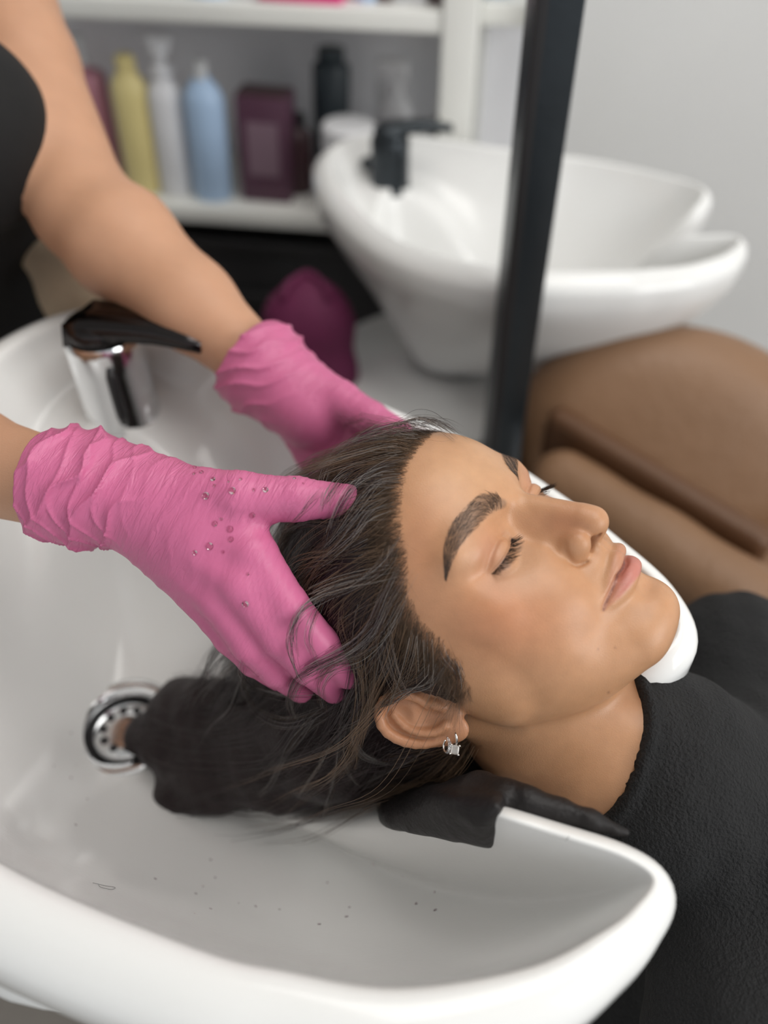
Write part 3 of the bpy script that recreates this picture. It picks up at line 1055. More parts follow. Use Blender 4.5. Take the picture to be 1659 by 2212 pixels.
_edge = [ray_basin(p) for p in ((800, 1665), (806, 1710), (822, 1756), (850, 1792), (895, 1808), (940, 1820), (990, 1828), (1040, 1832))]
PADPOLY = np.array([e[:2] + np.array([-.35, -1.1]) * min(1, k_ / 3) for k_, e in enumerate(_edge) if e is not None] + [(6.1, 19.0), (6.6, 20.4), (7.4, 22.0), (9.5, 24.0), (14.2, 30.2), (12.5, 33.5), (6.0, 33.0), (0.0, 31.5)])
_rim = closed(RIM_IN, 31 * 8)
NOTCH = _rim[23 * 8 + 4:30 * 8 + 4]
_tg = np.gradient(NOTCH[:, :2], axis=0)
_on = np.stack([-_tg[:, 1], _tg[:, 0]], 1)
_on /= np.linalg.norm(_on, axis=1, keepdims=True)
if ((NOTCH[:, :2] - DRAIN) * _on).sum() < 0:
    _on = -_on
ROLL = np.concatenate([(NOTCH[:, :2] + _on * .019) * 100, NOTCH[:, 2:] * 100 - 1.0], 1)[::4]


_r1 = CAM_TO_WORLD @ np.array([(850 - CX) / FPX, (1792 - CY) / FPX, 1.0])
_r2 = CAM_TO_WORLD @ np.array([(1036 - CX) / FPX, (1828 - CY) / FPX, 1.0])
PAD_CUT = np.cross(_r1, _r2)
PAD_CUT /= np.linalg.norm(PAD_CUT)
if PAD_CUT[2] > 0:
    PAD_CUT = -PAD_CUT                                   # straight lower hem of the pad


def pad_sdf(P):
    n = len(P)
    db = np.full(n, 5.0)
    inp = inside_poly(P[:, :2], PADPOLY)
    pd = poly_dist(P[:, :2], PADPOLY) * np.where(inp, -1, 1)
    near = np.where(pd < 1.2)[0]
    for k in near:
        q_ = _bvh.find_nearest(Vector(P[k] / 100), .03)
        if q_[3] is not None:
            db[k] = q_[3] * 100
    d = smax(db - .7, pd + .15, .3)
    d = smax(d, (P - CAM * 100) @ PAD_CUT, .2)
    rl = chain(P, ROLL, np.interp(np.linspace(0, 1, len(ROLL)), [0, .5, .7, .9, 1], [1.5, 1.4, .9, .6, .3]), .4)
    d = smin(d, rl, .5)
    return d - .06 * fold_noise(P, 3.0, 611) - .07 * ridge_(P)


def ridge_(P):
    u = P @ np.array([.75, .55, .35])
    return (1 - np.abs(np.sin(u * 2.2 + 2.0 * fold_noise(P, .8, 612)))) ** 4


PV_, PF_ = surface_nets(pad_sdf, np.array([-3.5, 14.5, 72.]), np.array([19., 36., 90.]), .26, newton=0)
hs_ = head_sdf(world_to_head(PV_ / 100).astype(np.float32))
gh_ = grad(head_sdf, world_to_head(PV_ / 100).astype(np.float32), .1) @ HEAD_R.T
PV_ = PV_ + gh_ * np.clip(.06 - hs_, 0, 1.2)[:, None]                  # the neck presses into it
for _ in range(2):
    acc_ = np.zeros_like(PV_)
    cnt_ = np.zeros(len(PV_))
    for a_ in range(4):
        np.add.at(acc_, PF_[:, a_], PV_[PF_[:, (a_ + 1) % 4]] + PV_[PF_[:, (a_ + 3) % 4]])
        np.add.at(cnt_, PF_[:, a_], 2)
    PV_ = .5 * PV_ + .5 * acc_ / np.maximum(cnt_, 1)[:, None]
pad = mesh('neck_cushion', PV_ / 100, PF_, M_RUBBER)
tag(pad, 'black wrinkled rubber neck cushion draped over the basin notch', 'cushion')
# ------------------------------------------------------------------ the stylist (world space, centimetres while modelling)
def A(px, py, d):
    return at(px, py, d) * 100


S_F, E_F, W_F = A(-40, -90, .76), A(180, 452, .69), A(578, 806, .635)
S_N, E_N, W_N = A(-830, 310, .66), A(-400, 905, .585), A(170, 1060, .492)
MIDS = (S_F + S_N) / 2
HIP = np.array([-52., 92., 74.])
CHESTC = MIDS * .72 + HIP * .28 + np.array([4, -4, 0])


def lerp(a, b, t):
    return a + (b - a) * t


def torso2(P):
    d = chain(P, [MIDS - [0, 0, 4], CHESTC, lerp(CHESTC, HIP, .55), HIP], [10.5, 13.2, 12.2, 14.5], 3.0)
    ax = (S_F - S_N) / np.linalg.norm(S_F - S_N)
    d = smin(d, cone(P, CHESTC - ax * 4, CHESTC + ax * 5, 12.0, 12.0), 3.0)
    fw = np.array([.68, -.73, -.25])
    bl = A(-112, 285, .665)
    d = smin(d, cone(P, bl, bl * .55 + CHESTC * .45, 7.2, 9.0), 2.5)
    d = smin(d, cone(P, bl - ax * 15, (bl - ax * 15) * .55 + (CHESTC - ax * 6) * .45, 7.0, 9.0), 3.0)
    return d


def arms(P):
    f1 = lerp(E_F, W_F, .22)
    d = chain(P, [lerp(MIDS, S_F, .6), S_F, lerp(S_F, E_F, .45), E_F], [6.0, 5.6, 4.5, 4.1], 1.5)
    d = smin(d, chain(P, [E_F, f1, lerp(E_F, W_F, .6), W_F, W_F + (W_F - E_F) * .12], [4.1, 4.5, 3.5, 2.35, 2.1], 1.5), 1.5)
    n1 = lerp(E_N, W_N, .22)
    d = smin(d, chain(P, [lerp(MIDS, S_N, .6), S_N, lerp(S_N, E_N, .45), E_N], [6.0, 5.6, 4.5, 4.1], 1.5), 1.0)
    d = smin(d, chain(P, [E_N, n1, lerp(E_N, W_N, .6), W_N, W_N + (W_N - E_N) * .1], [4.1, 4.4, 3.4, 2.55, 2.2], 1.5), 1.0)
    return d


HEAD2 = MIDS + np.array([9., -9., 24.])


def stylist_sdf(P):
    d = smin(torso2(P), arms(P), 2.5)
    d = smin(d, chain(P, [MIDS + [0, 0, 2], HEAD2 - [2, -2, 8]], [5.2, 4.8], 1.0), 2.5)
    hd = ell(P, HEAD2, (8.2, 8.2, 10.2))
    hd = smin(hd, ell(P, HEAD2 + [4, -4.2, -6], (5, 5, 5)), 3.0)
    hd = smin(hd, cone(P, HEAD2 + [6.6, -6.9, 0], HEAD2 + [7.6, -7.9, -3], .8, 1.2), 1.2)
    return smin(d, hd, 1.5)


SO = np.array([-.52, .92, 0])
stylist = tag(empty('person', SO), 'stylist in black sleeveless top and pink gloves leaning over the basin', 'person')
_p = np.stack([S_F, E_F, W_F, S_N, E_N, W_N, HIP, HEAD2])
lo_, hi_ = _p.min(0) - 16, _p.max(0) + 16
SV, SF = surface_nets(stylist_sdf, lo_, hi_, 0.62)
M_SKIN2 = principled('stylist_skin', (0.52, 0.285, 0.175), 0.5, spec=0.35, sss=0.1, sss_r=(1, .4, .22), sss_scale=.006, noise=(40, 0.09, 5),
                     bump=[('noise', 900, 0.0002)])
mesh('body', SV / 100 - SO, SF, M_SKIN2, stylist)
M_TOP = principled('black_jersey', (0.0075, 0.007, 0.007), 0.85, noise=(60, .2), bump=[('noise', 500, .0006)])


def top_sdf(P):
    d = torso2(P) - 1.1 - 0.25 * fold_noise(P, .5, 3)
    ax = (S_F - S_N) / np.linalg.norm(S_F - S_N)
    s = np.abs((P - MIDS) @ ax)
    up = (P - MIDS)[:, 2]
    return smax(smax(d, up - 3.0, .6), s - 17.5, .8)


TV, TF = surface_nets(top_sdf, HIP - 30, np.maximum(HIP, MIDS) + [30, 20, 12], 0.8)
mesh('tank_top', TV / 100 - SO, TF, M_TOP, stylist)


def trousers_sdf(P):
    d = sph(P, HIP - [0, 0, 3], 15.6)
    for sx in (-1, 1):
        side = np.array([.71, .70, 0]) * sx * 9
        d = smin(d, chain(P, [HIP + side, HIP * [1, 1, 0] + side + [4, -4, 42], HIP * [1, 1, 0] + side + [-2, 2, 3.5]], [10.5, 7.5, 6.0], 2.0), 3.0)
    return smax(d, 1.2 - P[:, 2], .5)


TV, TF = surface_nets(trousers_sdf, HIP * [1, 1, 0] + [-28, -28, 0], HIP + [28, 28, 16], 1.2)
mesh('trousers', TV / 100 - SO, TF, M_TOP, stylist)
for sx in (-1, 1):
    side = np.array([.71, .70, 0]) * sx * 9
    c = HIP * [1, 1, 0] + side

    def shoe_sdf(P):
        return smax(chain(P, [c + [-5, 5, 3.5], c + [9, -9.3, 2.2]], [4.2, 3.6], 1), -P[:, 2] + 0.05, .4)
    V, F = surface_nets(shoe_sdf, c + [-14, -18, -1], c + [18, 14, 10], .7)
    mesh('shoe', V / 100 - SO, F, M_BLACKPLASTIC, stylist)


def hair2_sdf(P):
    d = ell(P, HEAD2 + [-1.5, 1.5, 1.5], (9.2, 9.2, 10.4))
    return smax(d, (P - HEAD2) @ np.array([.68, -.70, -.2]) - 3.0, 1.0)


V, F = surface_nets(hair2_sdf, HEAD2 - 13, HEAD2 + 14, .9)
M_HAIR2 = principled('stylist_hair', (0.03, 0.018, 0.012), 0.4, noise=(80, .3), bump=[('noise', 300, .001)])
mesh('hair', V / 100 - SO, F, M_HAIR2, stylist)

# ------------------------------------------------------------------ gloves
def wrinkle(P, axis, k, seed, warp=1.0):
    """folds running across an axis, broken up by a slow wander"""
    u = P @ np.asarray(axis, np.float32)
    return np.sin(u * k + warp * 3.2 * fold_noise(P, 0.55, seed) + 1.5 * fold_noise(P, 1.5, seed + 1))


def ridge(v):
    return 1 - np.abs(v)


G = {'thumb': ([A(330, 1065, .482), A(520, 1078, .466), A(640, 1078, .464), A(752, 1082, .466)], [1.9, 1.55, 1.22, .95]),
     'index': ([A(300, 1085, .486), A(546, 1200, .462), A(622, 1308, .460), A(694, 1392, .470), A(752, 1458, .488)], [1.6, 1.42, 1.15, 1.05, .85]),
     'middle': ([A(280, 1095, .488), A(524, 1262, .460), A(604, 1374, .464), A(668, 1440, .480), A(722, 1490, .502)], [1.6, 1.42, 1.15, 1.05, .85]),
     'ring': ([A(260, 1100, .490), A(478, 1290, .468), A(542, 1392, .472), A(596, 1446, .488), A(650, 1490, .51)], [1.6, 1.38, 1.12, 1.0, .82]),
     'little': ([A(245, 1105, .493), A(432, 1285, .480), A(500, 1378, .484), A(548, 1428, .497), A(600, 1466, .515)], [1.5, 1.25, 1.0, .9, .75])}
CUFF_A, CUFF_B = A(345, 1085, .486), A(108, 1042, .497)
AXN = (CUFF_B - CUFF_A) / np.linalg.norm(CUFF_B - CUFF_A)
LN = np.linalg.norm(CUFF_B - CUFF_A)


def near_glove(P):
    u = (P - CUFF_A) @ AXN                                     # towards the elbow
    d = None
    for k in ('index', 'middle', 'ring', 'little'):
        e = chain(P, G[k][0], G[k][1], .3)
        d = e if d is None else smin(d, e, .55)
    t = chain(P, G['thumb'][0], G['thumb'][1], .4)
    d = smin(d, t, 1.1)
    d = smin(d, chain(P, [A(300, 1085, .487), A(430, 1150, .475)], [2.2, 1.9], 1.0), 1.5)     # hand
    d = smin(d, chain(P, [A(420, 1090, .478), A(520, 1150, .468)], [1.3, .9], 1.0), 1.2)      # web of the thumb
    arm = cone(P, W_N, W_N + (W_N - E_N) * .1, 2.85, 2.7)
    # wrinkles over the back of the hand: fine near the wrist and the knuckles
    w1 = np.clip((u + 7) / 6, 0, 1)
    d = d - 0.05 * w1 * ridge(wrinkle(P, AXN * .8 + np.array([.35, 0, .35]), 4.6, 21))
    fr = np.clip(1 - np.abs(u + 8.5) / 3.5, 0, 1)
    d = d - 0.022 * fr * ridge(wrinkle(P, AXN * .9 - np.array([.3, 0, .5]), 8.0, 33))
    th = np.clip(1 - (t - .1) / .5, 0, 1)
    d = d - 0.028 * th * ridge(wrinkle(P, np.array([-.9, .1, .5]), 6.5, 41))
    # baggy cuff with deep slanting folds
    r = np.interp(u, [0, LN * .25, LN * .6, LN * .85, LN], [2.8, 3.2, 3.55, 3.75, 3.55]).astype(np.float32)
    q = P - CUFF_A - np.clip(u, 0, LN + 2)[:, None] * AXN
    cf = np.sqrt((q ** 2).sum(1)) - r
    amp = np.interp(u, [-1, 1, LN * .5, LN], [0, .16, .3, .24]).astype(np.float32)
    f1 = ridge(wrinkle(P, np.array([.85, -.35, -.36]), 1.45, 52, 1.0))
    f2 = ridge(wrinkle(P, np.array([.95, .1, .35]), 2.6, 57, 1.2))
    cf = cf - amp * (1.2 * f1 ** 2.2 + .55 * f2 ** 3 - .5) - .25 * fold_noise(P, .8, 61)
    d = smin(d, cf, .5)
    endp = u - LN - .5 * fold_noise(P, .8, 77)
    d = smax(d, endp, .12)
    inner = np.sqrt((q ** 2).sum(1)) - (r - .55)
    return smax(d, -smax(inner, -(u - LN * .72), .3), .1)


M_GLOVE = principled('pink_nitrile', (0.56, 0.14, 0.275), 0.36, spec=0.4, sss=0.1, sss_r=(1, .35, .4), sss_scale=.003, noise=(45, 0.05, 5),
                     bump=[('noise', 1600, 0.00006)])
_nt = M_GLOVE.node_tree
_at = _nt.nodes.new('ShaderNodeAttribute')
_at.attribute_name = 'crease'
_no = _nt.nodes.new('ShaderNodeTexNoise')
_no.inputs['Scale'].default_value = 1.0
_no.inputs['Detail'].default_value = 3
_no.inputs['Distortion'].default_value = 0.6
_nt.links.new(_at.outputs['Vector'], _no.inputs['Vector'])
_sp = _nt.nodes.new('ShaderNodeSeparateXYZ')
_nt.links.new(_at.outputs['Vector'], _sp.inputs[0])
_ab = _nt.nodes.new('ShaderNodeMath')
_ab.operation = 'PINGPONG'
_ab.inputs[1].default_value = 0.12
_nt.links.new(_no.outputs['Fac'], _ab.inputs[0])
_mu = _nt.nodes.new('ShaderNodeMath')
_mu.operation = 'MULTIPLY'
_nt.links.new(_ab.outputs[0], _mu.inputs[0])
_nt.links.new(_at.outputs['Alpha'], _mu.inputs[1])
_bp = _nt.nodes.new('ShaderNodeBump')
_bp.inputs['Distance'].default_value = 0.0016
_nt.links.new(_mu.outputs[0], _bp.inputs['Height'])
_old = [n for n in _nt.nodes if n.type == 'BUMP' and n != _bp][-1]
_nt.links.new(_bp.outputs[0], _old.inputs['Normal'])


def crease_attr(o, P, u, axis_main, th, axis_th):
    """stretched coordinates for fine creases: tight along the limb, long across it; alpha is their strength"""
    a1 = np.asarray(axis_main, float) / np.linalg.norm(axis_main)
    a2 = np.asarray(axis_th, float) / np.linalg.norm(axis_th)
    b1 = np.cross(a1, [0.3, -.6, .7])
    b1 /= np.linalg.norm(b1)
    b2 = np.cross(a2, [0.3, -.6, .7])
    b2 /= np.linalg.norm(b2)
    m = th[:, None] * 0
    xy = np.stack([P @ a1 * 2.4, P @ b1 * .5], 1) * (1 - m) + np.stack([P @ a2 * 2.4, P @ b2 * .5], 1) * m
    st = np.clip((u + 5.5) / 4, 0, 1) + .75 * np.clip(1 - np.abs(u + 8.0) / 3.5, 0, 1) + .8 * th + .12
    set_color(o, 'crease', np.stack([xy[:, 0], xy[:, 1], th * 0, np.clip(st, 0, 1.2)], 1))
allp = np.concatenate([np.array(v[0]) for v in G.values()] + [np.array([CUFF_A, CUFF_B])])
GV, GF = surface_nets(near_glove, allp.min(0) - 5, allp.max(0) + 5, 0.115)
glove_n = mesh('glove', GV / 100 - SO, GF, M_GLOVE, stylist)
crease_attr(glove_n, GV, (GV - CUFF_A) @ AXN, AXN + np.array([.25, 0, .35]), smooth01((.9 - chain(GV, G['thumb'][0][1:], G['thumb'][1][1:], .4)) / .9), np.array([-.8, .1, .6]))
glove_n['label'] = 'pink nitrile glove on the near hand, wet with droplets'

G2 = {'thumb': ([A(640, 815, .628), A(735, 866, .612), A(800, 902, .598), A(862, 935, .585)], [1.9, 1.5, 1.2, 1.0]),
      'index': ([A(650, 850, .634), A(772, 930, .628), A(842, 985, .622), A(880, 1040, .612)], [1.7, 1.4, 1.15, .9]),
      'middle': ([A(640, 860, .640), A(745, 960, .640), A(815, 1030, .632), A(850, 1090, .620)], [1.7, 1.4, 1.15, .9]),
      'ring': ([A(625, 865, .645), A(708, 978, .648), A(775, 1060, .640), A(810, 1120, .628)], [1.7, 1.35, 1.1, .85]),
      'little': ([A(612, 870, .648), A(672, 985, .652), A(730, 1070, .648), A(770, 1130, .638)], [1.6, 1.25, 1.0, .8])}
AX2 = (E_F - W_F) / np.linalg.norm(E_F - W_F)
C2A = W_F - AX2 * 3.4 + np.array([.2, 0, -.3])
L2 = 5.6


def far_glove(P):
    u = (P - C2A) @ AX2
    d = None
    for k in ('index', 'middle', 'ring', 'little'):
        e = chain(P, G2[k][0], G2[k][1], .3)
        d = e if d is None else smin(d, e, .6)
    d = smin(d, chain(P, G2['thumb'][0], G2['thumb'][1], .4), 1.4)
    w1 = np.clip((u + 6) / 6, 0, 1)
    d = d - 0.05 * w1 * ridge(wrinkle(P, AX2, 3.6, 121))
    r = np.interp(u, [-1, L2 * .3, L2 * .7, L2], [2.9, 3.4, 4.0, 3.9]).astype(np.float32)
    q = P - C2A - np.clip(u, -1, L2 + 2)[:, None] * AX2
    cf = np.sqrt((q ** 2).sum(1)) - r - np.interp(u, [-1, 1, L2], [0, .2, .35]).astype(np.float32) * (ridge(wrinkle(P, AX2 * .8 + np.array([.2, .3, .5]), 1.6, 152)) ** 1.5 - .5)
    d = smin(d, cf, .8)
    d = smax(d, u - L2 - .5 * fold_noise(P, .8, 177), .12)
    inner = np.sqrt((q ** 2).sum(1)) - (r - .6)
    return smax(d, -smax(inner, -(u - L2 * .66), .3), .1)


allp = np.concatenate([np.array(v[0]) for v in G2.values()] + [np.array([C2A, C2A + AX2 * L2])])
V, F = surface_nets(far_glove, allp.min(0) - 5, allp.max(0) + 5, 0.16)
glove_f = mesh('glove', V / 100 - SO, F, M_GLOVE, stylist)
crease_attr(glove_f, V, (V - C2A) @ AX2, AX2, smooth01((.9 - chain(V, G2['thumb'][0][1:], G2['thumb'][1][1:], .4)) / .9), AX2 + np.array([.3, 0, .4]))

# water droplets on the near glove
M_WATER = principled('water_drop', (0.95, 0.75, 0.82), 0.03, trans=1.0, ior=1.33)
drops = [(420, 1010, 6), (435, 1020, 6), (419, 1023, 4), (460, 1035, 6), (445, 1071, 9), (502, 1060, 9), (548, 1058, 4), (574, 1058, 7), (545, 1113, 7), (464, 1131, 7), (497, 1143, 8),
         (499, 1165, 7), (453, 1180, 9), (421, 1194, 6), (482, 1192, 4), (520, 1035, 4), (535, 1240, 4), (530, 1305, 8), (463, 1049, 4), (478, 1121, 4), (494, 1040, 3), (636, 1033, 4), (655, 1044, 3)]
dp = np.array([(d[0], d[1]) for d in drops], float)
dirs = np.stack([(dp[:, 0] - CX) / FPX, (dp[:, 1] - CY) / FPX, np.ones(len(dp))], 1) @ CAM_TO_WORLD.T
dirs /= np.linalg.norm(dirs, axis=1, keepdims=True)
tt = np.full(len(dp), 32.0)
for _ in range(80):
    tt = np.minimum(tt + .7 * near_glove((CAM * 100 + dirs * tt[:, None]).astype(np.float32)), 70)
hit = CAM * 100 + dirs * tt[:, None]
gn = grad(near_glove, hit.astype(np.float32), .08)
gn /= np.linalg.norm(gn, axis=1, keepdims=True)
dropV, dropF = lathe([(1.0, 0.0), (.97, .2), (.82, .45), (.5, .62), (.2, .68), (.02, .69)], 16)
for (x, y, s), h, n, t in zip(drops, hit, gn, tt):
    if t > 60:
        continue
    r_ = s * 0.9 * t / FPX
    q = Vector(n).to_track_quat('Z', 'Y').to_matrix()
    V = [Vector(h / 100 - SO) + q @ (Vector(v) * r_ / 100 * 1.0) for v in dropV]
    mesh('droplet', V, dropF, M_WATER, glove_n)

# dark hair tie on the near wrist, peeping out behind the cuff
wc = at(205, 1000, .50)
axw = (W_N - E_N) / np.linalg.norm(W_N - E_N)
u1 = np.cross(axw, [0, 0, 1.0])
u1 /= np.linalg.norm(u1)
u2 = np.cross(axw, u1)
ctr = (W_N + axw * -.5) / 100
ring = [ctr + (u1 * math.cos(a) + u2 * math.sin(a)) * .0305 for a in np.linspace(0, 2 * math.pi, 49)]
V, F = tube(ring, .0022, 10)
tag(mesh('hair_tie', V, F[:-2], M_BLACKPLASTIC), 'dark hair tie round the near wrist under the pink cuff', 'hair tie')
# ------------------------------------------------------------------ hair of the client (head space, centimetres)
def strands_mesh(name, paths, radii, colors, material, parent, origin, sides=3):
    """paths (N, K, 3) in metres; radii (N, K); colours (N, 3)"""
    N, K, _ = paths.shape
    t = np.gradient(paths, axis=1)
    t /= np.linalg.norm(t, axis=2, keepdims=True) + 1e-12
    ref = np.zeros_like(t)
    ref[:] = np.array([0.31, -0.62, 0.72])
    u = np.cross(t, ref)
    u /= np.linalg.norm(u, axis=2, keepdims=True) + 1e-9
    w = np.cross(t, u)
    V = np.empty((N, K, sides, 3), np.float32)
    for k in range(sides):
        a = 2 * math.pi * k / sides
        V[:, :, k] = paths - origin + radii[..., None] * (math.cos(a) * u + math.sin(a) * w)
    n, i, k = np.meshgrid(np.arange(N), np.arange(K - 1), np.arange(sides), indexing='ij')
    k2 = (k + 1) % sides
    b = n * K * sides
    F = np.stack([b + i * sides + k, b + i * sides + k2, b + (i + 1) * sides + k2, b + (i + 1) * sides + k], -1).reshape(-1, 4)
    o = mesh(name, V.reshape(-1, 3), F, material, parent)
    if colors is not None:
        set_color(o, 'tone', np.repeat(colors, K * sides, axis=0))
    return o


def skull(P):
    S = P.copy()
    S[:, 0] = np.abs(S[:, 0])
    d = ell(S, (0, -0.1, 4.3), (7.45, 9.2, 8.3))
    d = smin(d, ell(S, (0, 4.3, 5.4), (6.1, 5.15, 5.6)), 1.5)
    d = smin(d, ell(S, (0, 3.1, -0.6), (6.55, 5.7, 5.6)), 1.6)
    d = smin(d, ell(S, (5.6, 3.4, 2.0), (1.25, 3.0, 3.2)), 1.8)
    d = smin(d, chain(S, NECK[:3], [5.0, 5.2, 5.5], 1.0), 1.2)
    d = smin(d, ell((S - EAR_O) @ EAR_M, (.5, .2, .1), (1.7, 2.4, .45)), .3)
    return d


HL_Z = [-9, -7.0, -4.2, -2.4, -1.85, 0.34, 1.72, 3.05, 4.52, 5.8, 7.32, 8.17, 8.85, 8.95, 14]
HL_Y = [-6.5, -5.2, -3.6, -1.5, 1.2, 2.6, 3.0, 3.1, 3.95, 5.3, 6.35, 7.0, 7.7, 8.35, 8.4]


def hair_depth(P):
    """how far behind the hairline (cm, positive inside the hair)"""
    return np.interp(P[:, 2], HL_Z, HL_Y) - P[:, 1]


GRAV = np.array([0, 0, -1.0]) @ HEAD_R
M_HAIR = principled('wet_dark_hair', (0.02, 0.013, 0.011), 0.28, spec=0.8, attr='tone')
M_SCALP = principled('hair_mass', (0.016, 0.009, 0.0095), 0.45, spec=0.3, noise=(300, .5, 6), bump=[('noise', 500, .0008)])

hd = hair_depth(HV)
es = ear_sdf(MIR)
hm = (hd > 0.9) & (es > 0.35) & (HV[:, 2] > -8.5) & ~((np.abs(HV[:, 0]) < 8.9) & (HV[:, 2] < -1.6) & (HV[:, 1] > -2.2))
lift = 0.5 * smooth01((hd - .9) / 3.0) - .06 * smooth01((es - .3) / 1.2)
CVx = HV + HN * lift[:, None]
ff = HF[hm[HF].all(1)]
used = np.unique(ff)
rem = np.full(len(HV), -1)
rem[used] = np.arange(len(used))
scalp = mesh('scalp_hair', head_to_world(CVx[used]) - C0, rem[ff], M_SCALP, client)

# bowl floor heights for the hair to lie on
bx = BV[:240 * 39]


def bowl_floor(W):
    gx = np.clip(((W[:, 0] + .45) / .01).astype(int), 0, 79)
    gy = np.clip(((W[:, 1] - .05) / .01).astype(int), 0, 79)
    return FLOOR[gx, gy]


FLOOR = np.full((80, 80), np.nan)
_gx = np.clip(((bx[:, 0] + .45) / .01).astype(int), 0, 79)
_gy = np.clip(((bx[:, 1] - .05) / .01).astype(int), 0, 79)
for a_, b_, z_ in zip(_gx, _gy, bx[:, 2]):
    FLOOR[a_, b_] = z_ if np.isnan(FLOOR[a_, b_]) else max(FLOOR[a_, b_], z_)
for _ in range(12):
    m_ = np.isnan(FLOOR)
    sh = np.stack([np.roll(FLOOR, s_, ax_) for s_ in (-1, 1) for ax_ in (0, 1)])
    with np.errstate(all='ignore'):
        import warnings
        warnings.simplefilter('ignore')
        FLOOR[m_] = np.nanmean(sh, axis=0)[m_]
FLOOR = np.nan_to_num(FLOOR, nan=.87)

MASS_T = world_to_head(np.array([-.165, .345, .685]))        # where the wet lengths gather, beside the drain


def comb(roots, steps, ds, seed, gather=1.0, lift0=0.12):
    """guide paths: combed back over the skull, then hanging into the bowl"""
    r = np.random.default_rng(seed)
    P = roots.copy().astype(np.float32)
    out = [P.copy()]
    wob = r.normal(size=(len(P), 3)).astype(np.float32)
    ph = r.uniform(0, 6.28, len(P))
    vel = None
    for s in range(steps):
        frontw = smooth01((P[:, 1] + 1) / 6)
        d = np.tile(GRAV, (len(P), 1))
        d[:, 2] += 0.85 * frontw * smooth01((P[:, 2] - 3) / 4)
        d[:, 1] -= 0.35
        d[:, 0] += 0.25 * np.sign(P[:, 0]) * smooth01((6 - P[:, 2]) / 6)
        sd = skull(P)
        free = smooth01((sd - 0.7) / 1.5) * smooth01((-P[:, 1] - 1) / 4)
        tt_ = MASS_T - P
        tt_ /= np.linalg.norm(tt_, axis=1, keepdims=True)
        d = d / np.linalg.norm(d, axis=1, keepdims=True) + gather * (0.25 + 1.1 * free)[:, None] * tt_ * smooth01((-P[:, 1]) / 5)[:, None]
        d += 0.22 * wob + 0.22 * np.roll(wob, 1, 1) * np.sin(ph + s * ds * .8)[:, None]
        d /= np.linalg.norm(d, axis=1, keepdims=True)
        if vel is not None:
            d = d * .55 + vel * .45
        g = grad(skull, P, .1)
        g /= np.linalg.norm(g, axis=1, keepdims=True) + 1e-6
        near = (sd < 0.9)[:, None]
        dn = (d * g).sum(1, keepdims=True)
        d = np.where(near & (dn < 0.15), d - g * (dn - .02), d)
        d /= np.linalg.norm(d, axis=1, keepdims=True)
        vel = d
        P = (P + d * ds).astype(np.float32)
        sd = skull(P)
        want = lift0 + 0.45 * smooth01(s * ds / 5)
        push = np.clip(want - sd, 0, 1)
        P = P + grad(skull, P, .1) * push[:, None]
        W = head_to_world(P)
        fl = bowl_floor(W) + .006
        under = np.clip(fl - W[:, 2], 0, .03)
        W[:, 2] += under
        P = world_to_head(W).astype(np.float32)
        out.append(P.copy())
    return np.stack(out, 1)


def tuft(guides, per, spread0, spread1, steps_out, seed, rad, root_jit=None, wave=0.12):
    """several strands round each guide; wet clumps close towards the tip"""
    r = np.random.default_rng(seed)
    N, K, _ = guides.shape
    g = np.repeat(guides, per, 0)
    t = np.linspace(0, 1, K)[None, :, None]
    off = r.normal(size=(N * per, 1, 3))
    sp = spread0 * (1 - t) ** 1.2 + spread1 * t ** .5
    ph = np.repeat(r.uniform(0, 6.28, (N, 1, 3)), per, 0) + r.normal(size=(N * per, 1, 3)) * .35
    fr = np.repeat(r.uniform(7, 15, (N, 1, 3)), per, 0)
    p = g + off * sp + wave * np.sin(ph + fr * t) * t
    # strands differ in length
    ln = r.uniform(.55, 1.0, N * per)
    idx = np.linspace(0, 1, steps_out)[None] * (K - 1) * ln[:, None]
    i = np.clip(idx.astype(int), 0, K - 2)
    f = (idx - i)[..., None]
    n = np.arange(N * per)[:, None]
    return p[n, i] * (1 - f) + p[n, i + 1] * f


# guides from the whole hair area, denser along the hairline on the near side
rootm = (hd > 0.15) & (es > 0.35) & (HV[:, 2] > -8.5) & ~((HV[:, 2] < -1.6) & (HV[:, 1] > -2.2))
cand = np.where(rootm & (HV[:, 0] > -6.5) & (HV[:, 2] > -4.5))[0]
wgt = np.where(HV[cand, 0] > -1, 1.0, .35) * np.where(hd[cand] < 2.0, 2.2, 1.0)
pick = RNG.choice(cand, 760, replace=False, p=wgt / wgt.sum())
guides = comb(HV[pick] + HN[pick] * .05, 30, .75, 3)
P1 = tuft(guides, 12, .26, .12, 22, 4, None, wave=.26)
sdv = skull(P1.reshape(-1, 3).astype(np.float32)).reshape(P1.shape[:2])
tt1 = np.linspace(0, 1, P1.shape[1])[None]
push = np.clip(.06 + .35 * smooth01(tt1 * 5) - sdv, 0, .6)
gg = grad(skull, P1.reshape(-1, 3).astype(np.float32), .1).reshape(P1.shape)
P1 = P1 + gg * push[..., None]
